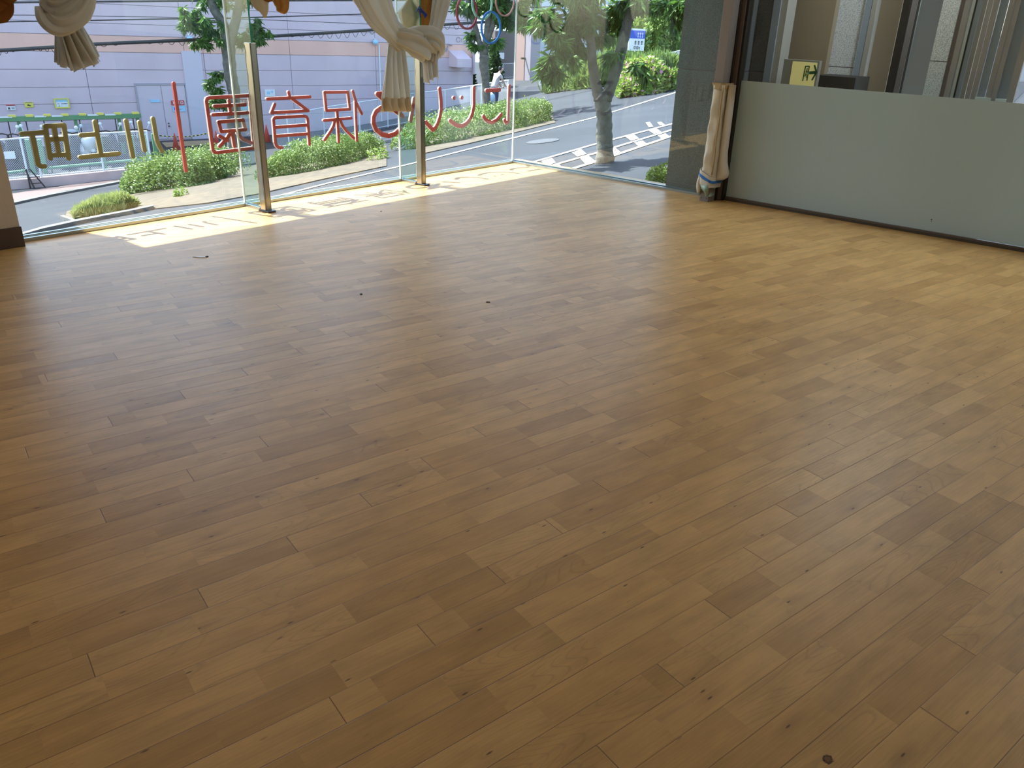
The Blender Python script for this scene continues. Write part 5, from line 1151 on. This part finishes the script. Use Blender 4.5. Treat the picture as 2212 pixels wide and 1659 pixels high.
tree('large forked street tree with drooping leaves right of the glass corner', [[(1307, 352, 22), (1307, 325, 18), (1305, 290, 17.5), (1306, 255, 17), (1302, 225, 17), (1300, 200, 19)], [(1296, 215, 14), (1286, 180, 11), (1280, 140, 10), (1276, 90, 10), (1262, 30, 9), (1250, -60, 8)], [(1308, 215, 14), (1322, 180, 12), (1334, 140, 12), (1346, 90, 12), (1360, 30, 11), (1375, -60, 9)]],
     [(1185, 35, 24, -.5, 300), (1200, 82, 22, -.5, 320), (1188, 128, 17, -.6, 240), (1183, 158, 13, -.5, 200), (1202, 150, 12, -.5, 130), (1225, 60, 30, 0, 420), (1224, 108, 20, -.3, 260), (1240, 90, 26, .3, 300), (1262, 40, 30, 0, 420), (1250, 100, 18, .2, 180), (1240, 132, 9, 0, 60), (1205, 20, 26, 0, 320), (1160, 30, 15, 0, 130), (1158, 58, 9, 0, 70),
      (1300, 30, 30, .3, 380), (1305, 75, 22, .2, 200), (1325, 40, 24, .2, 240), (1318, 118, 14, 0, 90), (1380, 140, 13, -.4, 140), (1392, 165, 8, -.4, 60), (1350, 10, 26, 0, 300), (1400, 4, 20, 0, 180), (1440, 14, 22, -.4, 260), (1462, 8, 18, -.4, 240), (1455, 44, 12, -.4, 110), (1240, -40, 60, 0, 1100), (1380, -70, 80, 0, 1300)], seed=9, lsize=.10)
b = MB(); b.tube([gp(1228, 212), gp(1228, 212) + Z3 * .5], [.02, .01], 6)
# ------------------------------------------------------------------ things beyond the road, right of the pink building
def upright(name, m, x0, x1, ytop, ybot, depth, lab, cat, zt=None, group=None, parent=None, bevel=0, d_off=0.0):
    A, B = gp(x0, ybot), gp(x1, ybot); B2 = A + UB * ((B - A) @ UB if abs((B - A) @ UB) > .1 else .5)
    # keep the face parallel to the facade but as wide as seen
    t_ = float(A @ NB) + d_off; s0, s1 = float(atB(x0, ybot, t_) @ UB), float(atB(x1, ybot, t_) @ UB); ztp = float(atB((x0 + x1) / 2, ytop, t_)[2]); zb_ = float(gz(A[0], A[1])) - .1
    b = MB(); b.frame_box(Bf(s0, t_, zb_), UB * (s1 - s0), NB * depth, Z3 * (ztp - zb_)); o = b.build(name, M[m] if isinstance(m, str) else m, parent, bevel=bevel)
    if parent is None: tag(o, lab, cat, group)
    return o
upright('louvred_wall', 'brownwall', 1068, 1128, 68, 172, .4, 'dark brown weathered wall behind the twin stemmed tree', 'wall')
b = MB(); A = gp(1073, 172); t_ = float(A @ NB) - .05
b.frame_box(atB(1073, 127, t_), UB * .55, NB * .03, Z3 * .35); tag(b.build('wall_notice', M['signwhite']), 'white notice on the dark brown wall', 'sign')
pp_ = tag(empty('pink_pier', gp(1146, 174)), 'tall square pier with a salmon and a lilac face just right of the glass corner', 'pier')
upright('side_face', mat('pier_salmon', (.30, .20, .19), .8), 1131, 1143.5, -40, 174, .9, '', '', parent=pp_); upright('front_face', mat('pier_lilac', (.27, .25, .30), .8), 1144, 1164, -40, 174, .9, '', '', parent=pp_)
b = MB(); A = gp(1131, 174); t_ = float(A @ NB) - .06; b.tube([atB(1126, 126, t_), atB(1166, 128, t_)], .06, 6); tag(b.build('pier_band', M['black']), 'dark cable strap round the lilac pier', 'strap')
cab = upright('utility_cabinet', 'greymetal', 1183, 1220, 136, 184, .8, 'blue grey street utility cabinet under the drooping leaves', 'cabinet', bevel=.02)
b = MB(); A = gp(1183, 184); t_ = float(A @ NB) - .012
for x in (1196, 1209): b.tube([atB(x, 140, t_), atB(x, 181, t_)], .02, 5)
b.build('door_seam', M['base'], cab)
o = upright('pink_post', 'salmon', 1223, 1227.5, 134, 192, .12, 'thin salmon coloured post right of the grey cabinet', 'post')
o = upright('white_post', 'signpale', 1243, 1247, 112, 180, .1, 'tall pale blue marker post behind the forked tree', 'post')
upright('far_building', 'farwhite', 1100, 1560, -160, 152, 6, 'pale blue grey building in the distance above the bank', 'building', d_off=6)
# sign board on the bank
sg = empty('sign_board', gp(1382, 150)); tag(sg, 'white sign board with a blue heading standing on the bank', 'sign')
t_ = float(gp(1382, 150) @ NB); s0, s1 = float(atB(1358, 95, t_) @ UB), float(atB(1392, 95, t_) @ UB); zt_, zb_ = float(atB(1380, 62, t_)[2]), float(atB(1380, 110, t_)[2])
b = MB(); b.frame_box(Bf(s0, t_, zb_), UB * (s1 - s0), NB * .06, Z3 * (zt_ - zb_)); b.build('board', M['signwhite'], sg)
b = MB(); b.frame_box(Bf(s0, t_ - .01, zb_ + (zt_ - zb_) * .56), UB * (s1 - s0), NB * .01, Z3 * (zt_ - zb_) * .36); b.build('heading', M['signblue'], sg)
b = MB(); w_ = (s1 - s0); h_ = zt_ - zb_
def bar(u0, v0, u1, v1, mm): b.use(mm).frame_box(Bf(s0 + w_ * u0, t_ - .018, zb_ + h_ * v0), UB * w_ * (u1 - u0), NB * .006, Z3 * h_ * (v1 - v0))
for u in (.36, .56, .76):       # dark strokes of the second line
    bar(u, .36, u + .12, .385, 'base'); bar(u, .30, u + .12, .325, 'base'); bar(u + .045, .28, u + .07, .46, 'base'); bar(u, .42, u + .12, .445, 'base')
for u in (.34, .50):
    for q in ((u, .08, u + .10, .10), (u, .20, u + .10, .22), (u, .08, u + .025, .22), (u + .075, .08, u + .10, .22)): bar(*q, 'base')
bar(.64, .08, .66, .18, 'base'); bar(.70, .08, .72, .18, 'base'); bar(.64, .16, .72, .18, 'base')
for u in (.50, .64, .78): bar(u, .62, u + .09, .65, 'signwhite'); bar(u + .03, .60, u + .055, .84, 'signwhite'); bar(u, .76, u + .09, .79, 'signwhite')
b.build('lettering', None, sg)
b = MB(); b.tube([Bf((s0 + s1) / 2, t_ + .1, float(gz(*Bf((s0 + s1) / 2, t_, 0)[:2]))), Bf((s0 + s1) / 2, t_ + .1, zt_)], .05, 8); b.build('post', M['whitemetal'], sg)

# overhead cables
def cable(pts, t, rad, lab, coil=False):
    P = [atB(x, y, t) for x, y in pts]; b = MB(); b.tube(P, rad, 6)
    if coil:
        tot = 160; L = [P[0]]; prev = None
        for i in range(tot * 6):
            q = i / (tot * 6 - 1) * (len(P) - 1); k = min(int(q), len(P) - 2); c = P[k] * (1 - q + k) + P[k + 1] * (q - k)
            a = i / 6 * 2 * math.pi / 1.9
            p = c - Z3 * (.10 * (1 - math.cos(a)) * (.6 + .4 * math.sin(i * .037)))
            L.append(p)
        b.tube(L[1:], .008, 4, cap=False)
    return tag(b.build('overhead_cable', M['wire']), lab, 'cable', 'overhead cables')
TC = 27.0
cable([(-60, 113), (0, 109), (112, 102), (210, 95), (395, 87), (540, 81), (700, 71.5), (840, 62), (960, 53), (1105, 44), (1220, 33), (1360, 18)], TC, .055, 'thick overhead cable with a coiled lashing wire, lowest of the cables', True)
cable([(-60, 6), (60, 5), (200, 3.5), (400, 2), (750, 1), (1000, 0), (1200, -4)], TC, .03, 'straight cable along the top edge of the view')
cable([(-60, 50), (20, 47), (200, 44), (350, 41), (500, 39), (700, 33), (1000, 24), (1200, 14)], TC, .020, 'thin twisted cable midway above the salmon band')
cable([(-60, 32), (100, 33), (350, 37), (550, 42), (750, 50), (950, 59), (1105, 68)], TC, .010, 'faint thin cable sagging to the right above the salmon band')

# ------------------------------------------------------------------ the person bending on the path beyond the fence
def person():
    g = gp(1068, 236); g[2] = float(gz(g[0], g[1])); k = 1.0
    r = tag(empty('person', g), 'person with black hair in a pale top, leaning over beyond the mesh fence', 'person')
    side = UB; 
    def Pt(s, t, z): return g + side * s + NB * t + Z3 * z
    def skin(name, verts, edges, m, parent=r, root=0):
        me = bpy.data.meshes.new(name); me.from_pydata([tuple(v[0]) for v in verts], edges, []); o = bpy.data.objects.new(name, me); C_.objects.link(o)
        md = o.modifiers.new('Skin', 'SKIN'); me.skin_vertices[0]
        for i, v in enumerate(verts): me.skin_vertices[0].data[i].radius = (v[1], v[2] if len(v) > 2 else v[1]); me.skin_vertices[0].data[i].use_root = (i == root)
        o.modifiers.new('Sub', 'SUBSURF').levels = 1; o.modifiers['Sub'].render_levels = 2; me.materials.append(m); o.parent = parent; o.matrix_parent_inverse = parent.matrix_basis.inverted(); return o
    body = [(Pt(0, 0, .92), .13, .11), (Pt(.05, 0, 1.1), .12, .10), (Pt(.14, 0, 1.28), .14, .10), (Pt(.20, 0, 1.38), .06), (Pt(.26, 0, 1.46), .055), (Pt(.31, 0, 1.53), .09, .095), (Pt(.33, 0, 1.60), .085),
            (Pt(.15, -.17, 1.31), .055), (Pt(.26, -.22, 1.08), .045), (Pt(.40, -.16, .92), .035), (Pt(.46, -.14, .88), .03),
            (Pt(.15, .17, 1.31), .055), (Pt(.26, .22, 1.08), .045), (Pt(.38, .18, .90), .035), (Pt(.44, .16, .86), .03),
            (Pt(0, -.10, .86), .10), (Pt(.03, -.11, .48), .065), (Pt(-.02, -.11, .09), .045), (Pt(.10, -.12, .04), .04),
            (Pt(0, .10, .86), .10), (Pt(-.05, .11, .48), .065), (Pt(-.14, .11, .09), .045), (Pt(-.02, .12, .04), .04)]
    ed = [(0, 1), (1, 2), (2, 3), (3, 4), (4, 5), (5, 6), (2, 7), (7, 8), (8, 9), (9, 10), (2, 11), (11, 12), (12, 13), (13, 14), (0, 15), (15, 16), (16, 17), (17, 18), (0, 19), (19, 20), (20, 21), (21, 22)]
    skin('body', body, ed, M['skin'])
    skin('pale_top', [(Pt(-.03, 0, .80), .18, .15), (Pt(0, 0, .95), .165, .14), (Pt(.05, 0, 1.12), .15, .125), (Pt(.14, 0, 1.28), .16, .12), (Pt(.18, 0, 1.36), .09), (Pt(.15, -.18, 1.31), .07), (Pt(.21, -.21, 1.19), .06), (Pt(.15, .18, 1.31), .07), (Pt(.21, .21, 1.19), .06)],
         [(0, 1), (1, 2), (2, 3), (3, 4), (3, 5), (5, 6), (3, 7), (7, 8)], M['coat'])
    skin('trousers', [(Pt(0, 0, .9), .13, .12), (Pt(0, -.10, .80), .11), (Pt(.03, -.11, .48), .08), (Pt(-.02, -.11, .12), .06), (Pt(0, .10, .80), .11), (Pt(-.05, .11, .48), .08), (Pt(-.14, .11, .12), .06)], [(0, 1), (1, 2), (2, 3), (0, 4), (4, 5), (5, 6)], M['trouser'])
    skin('hair', [(Pt(.285, 0, 1.635), .085, .09), (Pt(.235, 0, 1.57), .08, .09), (Pt(.215, 0, 1.48), .055, .065)], [(0, 1), (1, 2)], M['hair'])
    b = MB()
    for dy in (-.035, .035): b.lathe(Pt(.40, dy, 1.55), [(.008, 0), (.011, .004), (.004, .009)], 8, UB)
    b.build('eyes', M['hair'], r)
    b = MB(); b.tube([Pt(.395, 0, 1.565), Pt(.412, 0, 1.54), Pt(.395, 0, 1.53)], [.006, .010, .006], 7); b.build('nose', M['skin'], r, True)
    b = MB()
    for s_ in (-1, 1):
        h = Pt(.48, -.14 if s_ < 0 else .16, .85)
        for f in range(4): b.tube([h + NB * (f - 1.5) * .018, h + NB * (f - 1.5) * .02 + side * .035 - Z3 * .02, h + NB * (f - 1.5) * .019 + side * (.05 + .006 * (f % 2)) - Z3 * .05], [.009, .008, .006], 6)
        b.tube([h + NB * .04 * s_, h + NB * .055 * s_ + side * .02 - Z3 * .02], [.010, .007], 6)
    b.build('fingers', M['skin'], r, True)
    return g
g = person()
bgp = gp(1058, 240); b = MB(); b.tube([bgp + Z3 * .30, bgp + Z3 * .42, bgp + Z3 * .62, bgp + Z3 * .72], [.05, .19, .18, .05], 12); b.tube([bgp + Z3 * .30, bgp], [.02, .02], 6)
tag(b.build('carried_bag', mat('pale_blue_bag', (.45, .62, .78), .6), smooth=True), 'pale blue bag beside the leaning person beyond the fence', 'bag')
